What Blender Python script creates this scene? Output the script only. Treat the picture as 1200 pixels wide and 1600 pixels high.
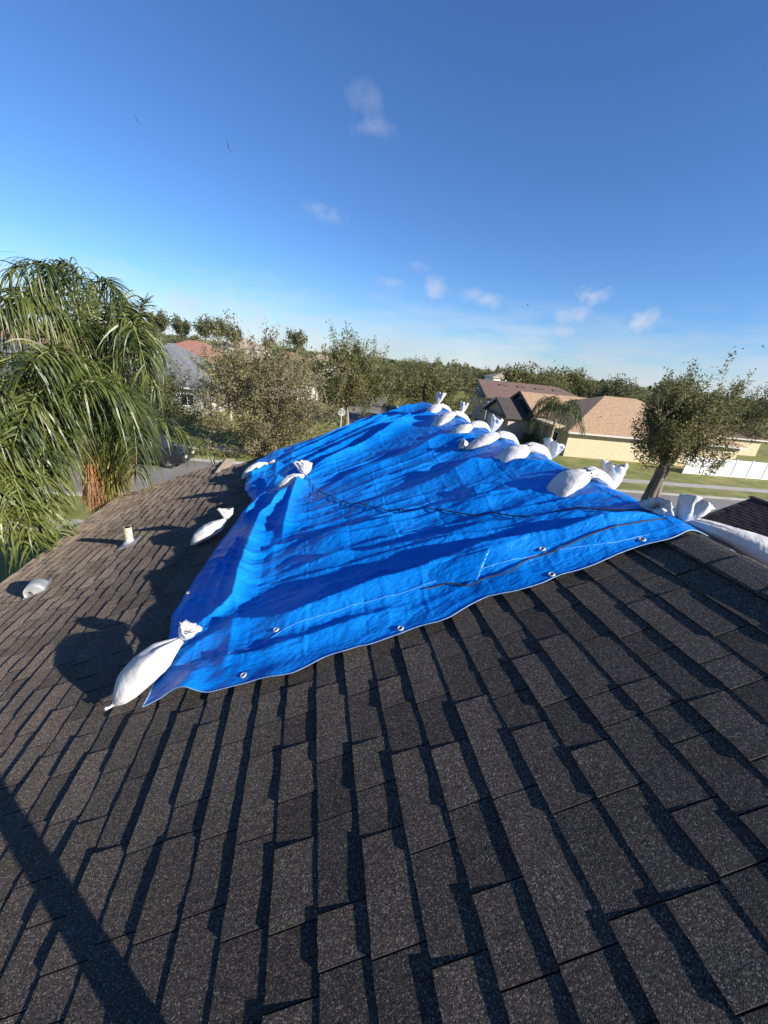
import bpy, math, random
import numpy as np
from mathutils import Vector, Matrix

# ------------------------------------------------------------------ camera, sky, sun, exposure
scene = bpy.context.scene
for o in list(bpy.data.objects):
    bpy.data.objects.remove(o)
COL = scene.collection
R = math.radians
CAM_Z = 8.0
# columns: right, up, forward of the camera in world space
CR = (0.98111765, -0.16635334, 0.09866468)
CU = (-0.02786303, 0.3832394, 0.92322869)
CF = (0.19139437, 0.90854506, -0.37136784)
cam_d = bpy.data.cameras.new('camera')
cam = bpy.data.objects.new('camera', cam_d)
COL.objects.link(cam)
cam_d.sensor_fit = 'VERTICAL'
cam_d.sensor_height = 36.0
cam_d.lens = 601.0 / 1600.0 * 36.0
cam_d.clip_start = 0.02
cam_d.clip_end = 3000
cam.matrix_world = Matrix(((CR[0], CU[0], -CF[0], 0), (CR[1], CU[1], -CF[1], 0), (CR[2], CU[2], -CF[2], CAM_Z), (0, 0, 0, 1)))
scene.camera = cam

SUN_EL, SUN_AZ = 25.0, 131.6          # azimuth from +Y towards +X
sd = Vector((math.sin(R(SUN_AZ)) * math.cos(R(SUN_EL)), math.cos(R(SUN_AZ)) * math.cos(R(SUN_EL)), math.sin(R(SUN_EL))))
sun_d = bpy.data.lights.new('sun', 'SUN')
sun_d.energy = 5.0
sun_d.angle = R(0.53)
sun_d.color = (1.0, 0.93, 0.82)
sun = bpy.data.objects.new('sun', sun_d)
COL.objects.link(sun)
sun.location = (30, -30, 40)
sun.rotation_euler = sd.to_track_quat('Z', 'Y').to_euler()

world = bpy.data.worlds.new('World')
scene.world = world
world.use_nodes = True
scene.view_settings.view_transform = 'Standard'
scene.view_settings.look = 'None'
scene.view_settings.gamma = 1.0
scene.view_settings.use_curve_mapping = False
scene.view_settings.exposure = 1.0
SKY_STRENGTH = 0.054


def build_world():
    nt = world.node_tree
    nt.nodes.clear()
    N, L = nt.nodes.new, nt.links.new
    out = N('ShaderNodeOutputWorld')
    bg = N('ShaderNodeBackground')
    bg.inputs['Strength'].default_value = SKY_STRENGTH
    sky = N('ShaderNodeTexSky')
    sky.sky_type = 'NISHITA'
    sky.sun_disc = False
    sky.sun_elevation = R(SUN_EL)
    sky.sun_rotation = R(SUN_AZ)
    sky.altitude = 0
    sky.air_density = 1.0
    sky.dust_density = 0.0
    sky.ozone_density = 2.6
    tc = N('ShaderNodeTexCoord')
    nrm = N('ShaderNodeVectorMath'); nrm.operation = 'NORMALIZE'
    L(tc.outputs['Generated'], nrm.inputs[0])
    d = nrm.outputs[0]

    def noise(scale, detail, vec, rough=0.55):
        n = N('ShaderNodeTexNoise')
        n.inputs['Scale'].default_value = scale
        n.inputs['Detail'].default_value = detail
        n.inputs['Roughness'].default_value = rough
        L(vec, n.inputs['Vector'])
        return n.outputs['Fac']

    def math_(op, a, b=None, clamp=False):
        m = N('ShaderNodeMath'); m.operation = op; m.use_clamp = clamp
        for i, v in enumerate((a, b)):
            if v is None: continue
            if isinstance(v, (int, float)): m.inputs[i].default_value = v
            else: L(v, m.inputs[i])
        return m.outputs[0]

    sep = N('ShaderNodeSeparateXYZ'); L(d, sep.inputs[0])
    n_edge = noise(17, 8, d, 0.62)
    n_big = noise(4.0, 4, d)
    # scattered small fair-weather puffs: centre direction, half width, half height, strength
    puffs = [((0.071, 0.907, 0.416), 0.022, 0.016, 0.26),
             ((0.102, 0.916, 0.388), 0.026, 0.011, 0.30),
             ((0.025, 0.967, 0.254), 0.0368, 0.0131, 0.42),
             ((-0.002, 0.964, 0.265), 0.0259, 0.0103, 0.35),
             ((0.161, 0.975, 0.156), 0.0343, 0.01, 0.5),
             ((0.26, 0.954, 0.151), 0.0172, 0.02, 0.65),
             ((0.215, 0.958, 0.188), 0.0196, 0.0098, 0.4),
             ((0.351, 0.924, 0.149), 0.0368, 0.0113, 0.5),
             ((0.375, 0.916, 0.141), 0.0227, 0.0128, 0.7),
             ((0.558, 0.815, 0.159), 0.0315, 0.0118, 0.85),
             ((0.54, 0.833, 0.121), 0.038, 0.0149, 0.75),
             ((0.528, 0.845, 0.091), 0.0361, 0.0097, 0.7),
             ((0.586, 0.803, 0.112), 0.0293, 0.0106, 0.55),
             ((0.641, 0.76, 0.113), 0.0192, 0.018, 0.95),
             ((0.661, 0.746, 0.077), 0.0439, 0.0129, 0.85),
             ((0.685, 0.725, 0.071), 0.033, 0.0114, 0.6),
             ((0.791, 0.61, 0.055), 0.0228, 0.016, 0.95),
             ((0.249, 0.966, 0.063), 0.024, 0.009, 0.5),
             ((0.352, 0.93, 0.101), 0.0189, 0.0087, 0.45),
             ((0.435, 0.899, 0.047), 0.0264, 0.0073, 0.5),
             ((-0.114, 0.992, 0.06), 0.085, 0.026, 0.95),
             ((-0.253, 0.966, 0.057), 0.11, 0.022, 0.85),
             ((-0.194, 0.98, 0.034), 0.084, 0.0224, 0.6)]
    dens = None
    for c, w, h, s in puffs:
        v = Vector(c).normalized()
        sub = N('ShaderNodeVectorMath'); sub.operation = 'SUBTRACT'
        L(d, sub.inputs[0]); sub.inputs[1].default_value = v
        mul = N('ShaderNodeVectorMath'); mul.operation = 'MULTIPLY'
        L(sub.outputs[0], mul.inputs[0]); mul.inputs[1].default_value = (1 / w, 1 / w, 1 / h)
        ln = N('ShaderNodeVectorMath'); ln.operation = 'LENGTH'
        L(mul.outputs[0], ln.inputs[0])
        f = math_('SUBTRACT', 1.35, ln.outputs['Value'])
        f = math_('MULTIPLY', f, 0.55)
        f = math_('ADD', f, math_('MULTIPLY', math_('SUBTRACT', n_edge, 0.50), 3.2), True)
        f = math_('MULTIPLY', f, s)
        dens = f if dens is None else math_('MAXIMUM', dens, f)
    # low cloud bank all round the horizon
    st = N('ShaderNodeVectorMath'); st.operation = 'MULTIPLY'
    L(d, st.inputs[0]); st.inputs[1].default_value = (5.0, 5.0, 26.0)
    n_band = noise(1.6, 7, st.outputs[0], 0.6)
    mr = N('ShaderNodeMapRange'); mr.inputs['From Min'].default_value = 0.17; mr.inputs['From Max'].default_value = 0.01
    mr.inputs['To Min'].default_value = 0.0; mr.inputs['To Max'].default_value = 1.0
    L(sep.outputs['Z'], mr.inputs['Value'])
    band = math_('MULTIPLY', mr.outputs[0], 0.34)
    band = math_('ADD', band, math_('SUBTRACT', n_band, 0.52))
    band = math_('MULTIPLY', band, 3.2, True)
    band = math_('MULTIPLY', band, math_('MULTIPLY', mr.outputs[0], 0.95))
    dens = math_('MAXIMUM', dens, band)
    dens = math_('MULTIPLY', dens, 0.70, True)
    ramp = N('ShaderNodeValToRGB')
    ramp.color_ramp.elements[0].position = 0.35; ramp.color_ramp.elements[0].color = (5.6, 6.0, 7.0, 1)
    ramp.color_ramp.elements[1].position = 0.75; ramp.color_ramp.elements[1].color = (8.6, 8.6, 8.8, 1)
    L(n_big, ramp.inputs[0])
    mix = N('ShaderNodeMix'); mix.data_type = 'RGBA'
    L(dens, mix.inputs[0])
    hs = N('ShaderNodeVectorMath'); hs.operation = 'MULTIPLY'; hs.inputs[1].default_value = (.69, 1.02, 1.50)   # the camera's white balance for the blue sky
    L(sky.outputs[0], hs.inputs[0])
    L(hs.outputs[0], mix.inputs[6]); L(ramp.outputs[0], mix.inputs[7])
    L(mix.outputs[2], bg.inputs['Color'])
    L(bg.outputs[0], out.inputs['Surface'])


build_world()

# ------------------------------------------------------------------ helpers
def new_obj(name, me, parent=None):
    o = bpy.data.objects.new(name, me)
    COL.objects.link(o)
    if parent is not None: o.parent = parent
    return o


def tag(o, label=None, cat=None, group=None, kind=None):
    if label: o['label'] = label
    if cat: o['category'] = cat
    if group: o['group'] = group
    if kind: o['kind'] = kind
    return o


def empty(name, loc=(0, 0, 0), rz=0.0):
    o = new_obj(name, None)
    o.location = loc
    o.rotation_euler = (0, 0, rz)
    o.empty_display_size = 0.2
    return o


class MB:
    """collects geometry for one mesh"""
    def __init__(self):
        self.v = []; self.f = []; self.n = 0

    def add(self, v, f):
        v = np.asarray(v, float).reshape(-1, 3)
        self.v.append(v)
        n = self.n
        self.f.extend([tuple(int(i) + n for i in q) for q in f])
        self.n += len(v)
        return self

    def box(self, x0, x1, y0, y1, z0, z1):
        v = [(x0, y0, z0), (x1, y0, z0), (x1, y1, z0), (x0, y1, z0), (x0, y0, z1), (x1, y0, z1), (x1, y1, z1), (x0, y1, z1)]
        f = [(3, 2, 1, 0), (4, 5, 6, 7), (0, 1, 5, 4), (1, 2, 6, 5), (2, 3, 7, 6), (3, 0, 4, 7)]
        return self.add(v, f)

    def tube(self, pts, rad, sides=6, caps=True):
        pts = np.asarray(pts, float)
        n = len(pts)
        rad = np.broadcast_to(np.asarray(rad, float), (n,))
        t = np.gradient(pts, axis=0)
        t /= np.linalg.norm(t, axis=1)[:, None] + 1e-9
        ref = np.array([0.0, 0.0, 1.0]) if abs(t[:, 2]).mean() < 0.8 else np.array([1.0, 0.0, 0.0])
        a = np.cross(t, ref); a /= np.linalg.norm(a, axis=1)[:, None] + 1e-9
        b = np.cross(t, a)
        ph = np.arange(sides) * 2 * math.pi / sides
        v = pts[:, None, :] + rad[:, None, None] * (a[:, None, :] * np.cos(ph)[None, :, None] + b[:, None, :] * np.sin(ph)[None, :, None])
        f = []
        for i in range(n - 1):
            for j in range(sides):
                k = (j + 1) % sides
                f.append((i * sides + j, i * sides + k, (i + 1) * sides + k, (i + 1) * sides + j))
        if caps:
            f.append(tuple(range(sides))); f.append(tuple((n - 1) * sides + j for j in reversed(range(sides))))
        return self.add(v.reshape(-1, 3), f)

    def build(self, name, mat, parent=None, smooth=False, loc=None):
        me = bpy.data.meshes.new(name)
        v = np.concatenate(self.v) if self.v else np.zeros((0, 3))
        me.from_pydata(v.tolist(), [], self.f)
        me.validate(verbose=False)
        if mat is not None: me.materials.append(mat)
        if smooth: me.polygons.foreach_set('use_smooth', [True] * len(me.polygons))
        me.update()
        o = new_obj(name, me, parent)
        if loc is not None: o.location = loc
        return o


def quads_mesh(name, v, nper=4, mat=None, smooth=False):
    """v: (n,nper,3) array of separate faces, fast"""
    n = len(v)
    me = bpy.data.meshes.new(name)
    me.vertices.add(n * nper)
    me.vertices.foreach_set('co', np.ascontiguousarray(v, dtype=np.float32).ravel())
    me.loops.add(n * nper)
    me.loops.foreach_set('vertex_index', np.arange(n * nper, dtype=np.int32))
    me.polygons.add(n)
    me.polygons.foreach_set('loop_start', np.arange(0, n * nper, nper, dtype=np.int32))
    me.update(calc_edges=True)
    me.validate(verbose=False)
    if mat is not None: me.materials.append(mat)
    return me


def grid_mesh(name, P, mat, smooth=True):
    """P: (a,b,3) grid of points"""
    a, b = P.shape[:2]
    idx = np.arange(a * b).reshape(a, b)
    q = np.stack([idx[:-1, :-1], idx[1:, :-1], idx[1:, 1:], idx[:-1, 1:]], -1).reshape(-1, 4)
    me = bpy.data.meshes.new(name)
    me.vertices.add(a * b)
    me.vertices.foreach_set('co', P.astype(np.float32).ravel())
    me.loops.add(len(q) * 4)
    me.loops.foreach_set('vertex_index', q.astype(np.int32).ravel())
    me.polygons.add(len(q))
    me.polygons.foreach_set('loop_start', np.arange(0, len(q) * 4, 4, dtype=np.int32))
    if smooth: me.polygons.foreach_set('use_smooth', np.ones(len(q), dtype=bool))
    me.update(calc_edges=True)
    me.validate(verbose=False)
    me.materials.append(mat)
    return me


def vnoise(x, y, seed=0):
    """2-D value noise in [-1,1], vectorised"""
    x = np.asarray(x, float); y = np.asarray(y, float)
    xi = np.floor(x).astype(np.int64); yi = np.floor(y).astype(np.int64)
    fx = x - xi; fy = y - yi
    fx = fx * fx * fx * (fx * (fx * 6 - 15) + 10); fy = fy * fy * fy * (fy * (fy * 6 - 15) + 10)

    def h(a, b):
        n = (a * 374761393 + b * 668265263 + seed * 974634777) & 0x7fffffff
        n = ((n ^ (n >> 13)) * 1274126177) & 0x7fffffff
        return ((n ^ (n >> 16)) & 0xffff) / 32767.5 - 1
    return (h(xi, yi) * (1 - fx) + h(xi + 1, yi) * fx) * (1 - fy) + (h(xi, yi + 1) * (1 - fx) + h(xi + 1, yi + 1) * fx) * fy


# ------------------------------------------------------------------ materials
MATS = {}


def mat(name, col, rough=0.8, col2=None, scale=5.0, detail=4.0, bump=0.0, bump_scale=None, metal=0.0, spec=0.5, contrast=(0.35, 0.65), coat=0.0, stretch=None, bump_dist=0.02, trans=None):
    """principled with a two-colour noise mix on world position and an optional bump"""
    m = bpy.data.materials.new(name)
    m.use_nodes = True
    nt = m.node_tree
    N, L = nt.nodes.new, nt.links.new
    p = nt.nodes['Principled BSDF']
    p.inputs['Roughness'].default_value = rough
    p.inputs['Metallic'].default_value = metal
    p.inputs['Specular IOR Level'].default_value = spec
    p.inputs['Coat Weight'].default_value = coat
    p.inputs['Base Color'].default_value = (*col, 1)
    geo = N('ShaderNodeNewGeometry')
    vec = geo.outputs['Position']
    if stretch:
        mp = N('ShaderNodeVectorMath'); mp.operation = 'MULTIPLY'
        L(vec, mp.inputs[0]); mp.inputs[1].default_value = stretch
        vec = mp.outputs[0]
    if col2 is not None:
        n = N('ShaderNodeTexNoise')
        n.inputs['Scale'].default_value = scale
        n.inputs['Detail'].default_value = detail
        n.inputs['Roughness'].default_value = 0.6
        L(vec, n.inputs['Vector'])
        r = N('ShaderNodeValToRGB')
        r.color_ramp.elements[0].position = contrast[0]; r.color_ramp.elements[0].color = (*col, 1)
        r.color_ramp.elements[1].position = contrast[1]; r.color_ramp.elements[1].color = (*col2, 1)
        L(n.outputs['Fac'], r.inputs[0])
        L(r.outputs[0], p.inputs['Base Color'])
    if bump:
        b = N('ShaderNodeBump')
        b.inputs['Strength'].default_value = bump
        b.inputs['Distance'].default_value = bump_dist
        nb = N('ShaderNodeTexNoise')
        nb.inputs['Scale'].default_value = bump_scale or scale * 3
        nb.inputs['Detail'].default_value = 5
        L(vec, nb.inputs['Vector'])
        L(nb.outputs['Fac'], b.inputs['Height'])
        L(b.outputs[0], p.inputs['Normal'])
    if trans is not None:
        out = nt.nodes['Material Output']
        tr = N('ShaderNodeBsdfTranslucent')
        tr.inputs['Color'].default_value = (*trans[0], 1)
        mx = N('ShaderNodeMixShader'); mx.inputs[0].default_value = trans[1]
        L(p.outputs[0], mx.inputs[1]); L(tr.outputs[0], mx.inputs[2])
        L(mx.outputs[0], out.inputs['Surface'])
    MATS[name] = m
    return m


def shingle_mat(name, dark, mid, light, fine=150.0, tone_amt=0.38, lit_wear=False):
    """asphalt shingle: coloured mineral granules, per-piece tone, rough grain"""
    m = bpy.data.materials.new(name)
    m.use_nodes = True
    nt = m.node_tree
    N, L = nt.nodes.new, nt.links.new
    p = nt.nodes['Principled BSDF']
    p.inputs['Roughness'].default_value = 0.85
    p.inputs['Diffuse Roughness'].default_value = 1.0
    p.inputs['Specular IOR Level'].default_value = 0.25
    geo = N('ShaderNodeNewGeometry')
    vo = N('ShaderNodeTexVoronoi'); vo.inputs['Scale'].default_value = fine
    L(geo.outputs['Position'], vo.inputs['Vector'])
    sep = N('ShaderNodeSeparateColor'); L(vo.outputs['Color'], sep.inputs[0])
    r = N('ShaderNodeValToRGB')
    e = r.color_ramp.elements
    e[0].position = 0.0; e[0].color = (*dark, 1)
    e[1].position = 1.0; e[1].color = (*light, 1)
    k = e.new(0.45); k.color = (*[c * .9 for c in mid], 1)
    k = e.new(0.80); k.color = (*[c * 1.2 for c in mid], 1)
    k = e.new(0.92); k.color = (*[(c + d_) / 2 for c, d_ in zip(mid, light)], 1)
    L(sep.outputs[0], r.inputs[0])
    # broad weathering and per-piece tone
    n = N('ShaderNodeTexNoise'); n.inputs['Scale'].default_value = 1.3; n.inputs['Detail'].default_value = 5
    L(geo.outputs['Position'], n.inputs['Vector'])
    at = N('ShaderNodeAttribute'); at.attribute_name = 'tone'
    mm = N('ShaderNodeMath'); mm.operation = 'MULTIPLY_ADD'
    L(at.outputs['Fac'], mm.inputs[0]); mm.inputs[1].default_value = tone_amt; mm.inputs[2].default_value = 1.0 - tone_amt / 2
    m2 = N('ShaderNodeMath'); m2.operation = 'MULTIPLY_ADD'
    L(n.outputs['Fac'], m2.inputs[0]); m2.inputs[1].default_value = 0.9; m2.inputs[2].default_value = 0.55
    m3 = N('ShaderNodeMath'); m3.operation = 'MULTIPLY'; L(mm.outputs[0], m3.inputs[0]); L(m2.outputs[0], m3.inputs[1])
    sc = N('ShaderNodeVectorMath'); sc.operation = 'SCALE'
    L(r.outputs[0], sc.inputs[0]); L(m3.outputs[0], sc.inputs['Scale'])
    col_out = sc.outputs[0]
    if lit_wear:     # lower courses lighter and tan: backscattered sun painted into the colour, with some weathering
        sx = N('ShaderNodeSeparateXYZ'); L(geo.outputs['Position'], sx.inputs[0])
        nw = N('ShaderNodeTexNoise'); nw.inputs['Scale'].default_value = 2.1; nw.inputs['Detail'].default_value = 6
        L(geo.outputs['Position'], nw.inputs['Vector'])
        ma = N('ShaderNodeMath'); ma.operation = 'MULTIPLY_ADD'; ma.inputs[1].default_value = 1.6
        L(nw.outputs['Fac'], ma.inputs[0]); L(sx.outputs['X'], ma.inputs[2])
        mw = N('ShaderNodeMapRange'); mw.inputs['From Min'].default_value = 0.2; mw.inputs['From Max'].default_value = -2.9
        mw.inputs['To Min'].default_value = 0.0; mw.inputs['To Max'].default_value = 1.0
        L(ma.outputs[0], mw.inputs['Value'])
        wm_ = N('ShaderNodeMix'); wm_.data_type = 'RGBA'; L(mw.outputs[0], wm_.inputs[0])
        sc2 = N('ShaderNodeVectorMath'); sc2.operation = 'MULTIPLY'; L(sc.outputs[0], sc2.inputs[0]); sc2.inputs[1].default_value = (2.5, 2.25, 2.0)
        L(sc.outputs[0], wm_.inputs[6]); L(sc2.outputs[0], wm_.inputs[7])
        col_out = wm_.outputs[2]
    L(col_out, p.inputs['Base Color'])
    b = N('ShaderNodeBump'); b.inputs['Strength'].default_value = 0.42; b.inputs['Distance'].default_value = 0.0016
    L(vo.outputs['Distance'], b.inputs['Height'])
    b.invert = True
    n3 = N('ShaderNodeTexNoise'); n3.inputs['Scale'].default_value = 28; n3.inputs['Detail'].default_value = 3
    L(geo.outputs['Position'], n3.inputs['Vector'])
    b2 = N('ShaderNodeBump'); b2.inputs['Strength'].default_value = 0.18; b2.inputs['Distance'].default_value = 0.005
    L(n3.outputs['Fac'], b2.inputs['Height']); L(b.outputs[0], b2.inputs['Normal'])
    L(b2.outputs[0], p.inputs['Normal'])
    MATS[name] = m
    return m


M_SH = shingle_mat('weathered_shingle', (0.0140, 0.0120, 0.0105), (0.0600, 0.0505, 0.0420), (0.2500, 0.2130, 0.1770), 340, lit_wear=True)
M_CAP = shingle_mat('ridge_cap_shingle', (0.0176, 0.0160, 0.0144), (0.0640, 0.0560, 0.0480), (0.2550, 0.2250, 0.1913), 340)
M_TANCAP = shingle_mat('tan_cap_shingle', (.10, .078, .06), (.20, .16, .125), (.34, .28, .23), 120)
M_BROWN = shingle_mat('dark_brown_shingle', (.020, .013, .011), (.050, .033, .028), (.12, .085, .07), 90)


M_EDGE = mat('cut_asphalt_edge', (.010, .010, .011), 0.95, (.018, .017, .016), 40)


def far_roof(name, c1, c2, sc=2.0):
    return mat(name, c1, 0.9, c2, scale=sc, detail=8, bump=0.5, bump_scale=9, stretch=(1, 1, 3.0), contrast=(0.3, 0.7), bump_dist=0.05)


M_TANROOF = far_roof('tan_far_shingle', (.235, .145, .085), (.45, .305, .185), 3.5)
M_BRNROOF = far_roof('brown_far_shingle', (.10, .062, .052), (.17, .11, .09), 2.5)
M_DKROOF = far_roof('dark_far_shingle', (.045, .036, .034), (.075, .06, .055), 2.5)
M_GREYROOF = far_roof('grey_far_shingle', (.085, .09, .105), (.20, .205, .22), 2.2)
M_REDROOF = far_roof('red_far_shingle', (.22, .10, .075), (.34, .18, .13), 2.0)
M_TANTILE = far_roof('beige_far_shingle', (.27, .21, .155), (.40, .33, .25), 2.0)
M_CREAM = mat('yellow_cream_stucco', (.50, .405, .26), 0.9, (.57, .47, .31), 3, bump=0.2, bump_scale=40)
M_BEIGE = mat('beige_stucco', (.42, .36, .28), 0.9, (.5, .43, .34), 3, bump=0.2, bump_scale=40)
M_WHITE = mat('white_stucco', (.72, .70, .65), 0.9, (.78, .76, .71), 3)
M_GREYWALL = mat('grey_stucco', (.34, .33, .31), 0.9, (.42, .40, .37), 3)
M_TRIM = mat('dark_brown_trim', (.05, .04, .035), 0.7, (.07, .055, .05), 4)
M_FASCIA = mat('pale_fascia', (.45, .42, .38), 0.7, (.52, .49, .45), 4)
M_SIDING = mat('grey_siding', (.20, .21, .21), 0.8, (.27, .28, .28), 6)
M_GLASS = mat('window_glass', (.02, .025, .03), 0.08, (.03, .035, .045), 2, spec=0.6)
M_GRASS = mat('lawn_grass', (.115, .140, .026), 0.95, (.25, .232, .066), 0.55, 8, bump=0.9, bump_scale=14, bump_dist=0.08, contrast=(.38, .66))
M_ROAD = mat('asphalt', (.15, .142, .135), 0.9, (.205, .193, .178), 0.6, 9, bump=0.3, bump_scale=60, contrast=(.35, .7))
M_CONC = mat('concrete', (.28, .265, .235), 0.9, (.37, .35, .31), 1.2, 8, bump=0.2, bump_scale=40)
M_BARK = mat('bark', (.11, .085, .065), 0.95, (.24, .20, .165), 3.5, 6, bump=0.8, bump_scale=16, stretch=(1, 1, .25))
M_TWIG = mat('twig', (.17, .135, .10), 0.95, (.26, .22, .17), 3)
M_BAG = mat('white_woven_bag', (.50, .485, .465), 0.55, (.68, .67, .66), 5, 6, bump=0.5, bump_scale=26, bump_dist=0.016, trans=((.8, .79, .77), .12))
M_STRING = mat('dark_cord', (.018, .018, .022), 0.7, (.035, .03, .03), 30)
M_REDSTR = mat('red_cord', (.20, .035, .03), 0.7, (.12, .02, .02), 30)
M_BLACKCAR = mat('black_paint', (.006, .006, .008), 0.18, (.010, .010, .012), 2, coat=1.0)
M_NAVYCAR = mat('dark_blue_paint', (.012, .018, .026), 0.2, (.018, .024, .032), 2, coat=1.0)
M_TYRE = mat('tyre_rubber', (.012, .012, .012), 0.9, (.02, .02, .02), 20)
M_CHROME = mat('chrome', (.6, .6, .62), 0.22, (.7, .7, .72), 8, metal=1.0)
M_LAMP = mat('lamp_lens', (.55, .55, .55), 0.15, (.65, .65, .65), 8)
M_REDLAMP = mat('red_lens', (.25, .01, .01), 0.2, (.3, .015, .015), 8)
M_VINYL = mat('white_vinyl', (.70, .70, .69), 0.45, (.75, .75, .74), 3)
M_GALV = mat('galvanised_steel', (.36, .37, .38), 0.5, (.50, .51, .52), 9, metal=0.5, bump=0.1, bump_scale=30)
M_PVC = mat('lichened_pipe', (.55, .52, .42), 0.8, (.30, .27, .15), 38, 5, contrast=(.45, .62), bump=0.3, bump_scale=80, bump_dist=0.004)
M_LEAD = mat('lead_boot', (.22, .23, .24), 0.6, (.30, .31, .32), 20)
M_BIRD = mat('black_feather', (.012, .012, .014), 0.8, (.02, .02, .022), 20)
M_SIGNB = mat('sign_back_metal', (.42, .43, .42), 0.5, (.52, .52, .5), 6, metal=0.3)
M_POST = mat('galvanised_post', (.5, .5, .48), 0.6, (.58, .58, .56), 6)
M_DENIM = mat('work_trousers', (.05, .055, .07), 0.9, (.07, .075, .09), 25)
M_SHIRT = mat('grey_shirt', (.22, .22, .24), 0.9, (.27, .27, .29), 25)
M_SKIN = mat('skin', (.42, .26, .19), 0.6, (.46, .29, .21), 12)
M_BOOT = mat('boot_leather', (.05, .035, .025), 0.8, (.07, .05, .035), 25)
M_PHONE = mat('phone_shell', (.02, .02, .022), 0.3, (.03, .03, .032), 10)
M_HAIR = mat('dark_hair', (.03, .02, .015), 0.7, (.05, .035, .025), 60)


def leaf_mat(name, a, b, rough=0.55, spec=0.35, tr=0.22, scale=1.1):
    t = tuple(min(1, c * 1.7) for c in b)
    return mat(name, a, rough, b, scale=scale, detail=6, spec=spec, contrast=(.36, .64), trans=(t, tr))


L_OAK = leaf_mat('olive_leaf', (.070, .078, .028), (.165, .160, .062), 0.6, 0.25)
L_DRY = leaf_mat('dry_olive_leaf', (.095, .090, .042), (.230, .200, .105), 0.65, 0.2)
L_DARK = leaf_mat('dark_leaf', (.042, .052, .020), (.105, .110, .042), 0.55, 0.3)
L_GREEN = leaf_mat('green_leaf', (.080, .110, .022), (.17, .20, .045), 0.5, 0.4)
L_PINE = leaf_mat('far_leaf', (.065, .074, .038), (.135, .140, .070), 0.7, 0.2)
L_PALM = leaf_mat('palm_leaflet', (.024, .041, .009), (.112, .130, .027), 0.42, 0.45, 0.12, 1.6)
L_PALMD = leaf_mat('shaded_palm_leaflet', (.022, .036, .010), (.060, .078, .020), 0.5, 0.3, 0.12)  # palm standing in shade: the shade is put into a darker green
L_PALMY = leaf_mat('yellowing_palm_leaflet', (.16, .16, .03), (.26, .24, .06), 0.4, 0.4, 0.25)
L_DEAD = leaf_mat('dead_palm_leaflet', (.30, .135, .06), (.50, .28, .15), 0.8, 0.15, 0.2, 4)
M_RACHIS = mat('palm_rachis', (.13, .15, .04), 0.6, (.24, .23, .08), 3)
M_PTRUNK = mat('palm_trunk', (.24, .19, .14), 0.95, (.38, .32, .26), 3, bump=0.5, bump_scale=10, stretch=(1, 1, 4))


def tarp_mat():
    m = bpy.data.materials.new('blue_poly_tarp')
    m.use_nodes = True
    nt = m.node_tree
    N, L = nt.nodes.new, nt.links.new
    p = nt.nodes['Principled BSDF']
    p.inputs['Roughness'].default_value = 0.34
    p.inputs['Specular IOR Level'].default_value = 0.22
    geo = N('ShaderNodeNewGeometry')
    n = N('ShaderNodeTexNoise'); n.inputs['Scale'].default_value = 2.2; n.inputs['Detail'].default_value = 6
    L(geo.outputs['Position'], n.inputs['Vector'])
    r = N('ShaderNodeValToRGB')
    r.color_ramp.elements[0].position = 0.35; r.color_ramp.elements[0].color = (.0, .138, .53, 1)
    r.color_ramp.elements[1].position = 0.70; r.color_ramp.elements[1].color = (.006, .215, .70, 1)
    L(n.outputs['Fac'], r.inputs[0]); L(r.outputs[0], p.inputs['Base Color'])
    # crinkles
    mp = N('ShaderNodeVectorMath'); mp.operation = 'MULTIPLY'
    L(geo.outputs['Position'], mp.inputs[0]); mp.inputs[1].default_value = (0.8, 1.9, 1.0)
    n1 = N('ShaderNodeTexNoise'); n1.inputs['Scale'].default_value = 16; n1.inputs['Detail'].default_value = 4; n1.inputs['Distortion'].default_value = 0.8
    L(mp.outputs[0], n1.inputs['Vector'])
    def ridged(scale, vec):
        q = N('ShaderNodeTexNoise'); q.inputs['Scale'].default_value = scale; q.inputs['Detail'].default_value = 2; q.inputs['Distortion'].default_value = 0.5
        L(vec, q.inputs['Vector'])
        sb_ = N('ShaderNodeMath'); sb_.operation = 'SUBTRACT'; sb_.inputs[1].default_value = 0.5; L(q.outputs['Fac'], sb_.inputs[0])
        ab = N('ShaderNodeMath'); ab.operation = 'ABSOLUTE'; L(sb_.outputs[0], ab.inputs[0])
        return ab.outputs[0]
    r1, r2 = ridged(9, mp.outputs[0]), ridged(24, mp.outputs[0])
    mr = N('ShaderNodeMath'); mr.operation = 'MULTIPLY_ADD'; mr.inputs[1].default_value = 0.45
    L(r2, mr.inputs[0]); L(r1, mr.inputs[2])
    n2 = N('ShaderNodeTexNoise'); n2.inputs['Scale'].default_value = 70; n2.inputs['Detail'].default_value = 2
    L(mp.outputs[0], n2.inputs['Vector'])
    b1 = N('ShaderNodeBump'); b1.inputs['Strength'].default_value = 0.55; b1.inputs['Distance'].default_value = 0.014
    L(n1.outputs['Fac'], b1.inputs['Height'])
    b2 = N('ShaderNodeBump'); b2.inputs['Strength'].default_value = 0.45; b2.inputs['Distance'].default_value = 0.026; b2.invert = True
    L(mr.outputs[0], b2.inputs['Height']); L(b1.outputs[0], b2.inputs['Normal'])
    b3 = N('ShaderNodeBump'); b3.inputs['Strength'].default_value = 0.35; b3.inputs['Distance'].default_value = 0.003
    L(n2.outputs['Fac'], b3.inputs['Height']); L(b2.outputs[0], b3.inputs['Normal'])
    L(b3.outputs[0], p.inputs['Normal'])
    return m


M_TARP = tarp_mat()
M_HEM2 = mat('blue_hem', (.05, .26, .72), 0.5, (.10, .34, .80), 30)
M_HEM = mat('tarp_hem', (.13, .26, .46), 0.6, (.20, .32, .50), 30)

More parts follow.
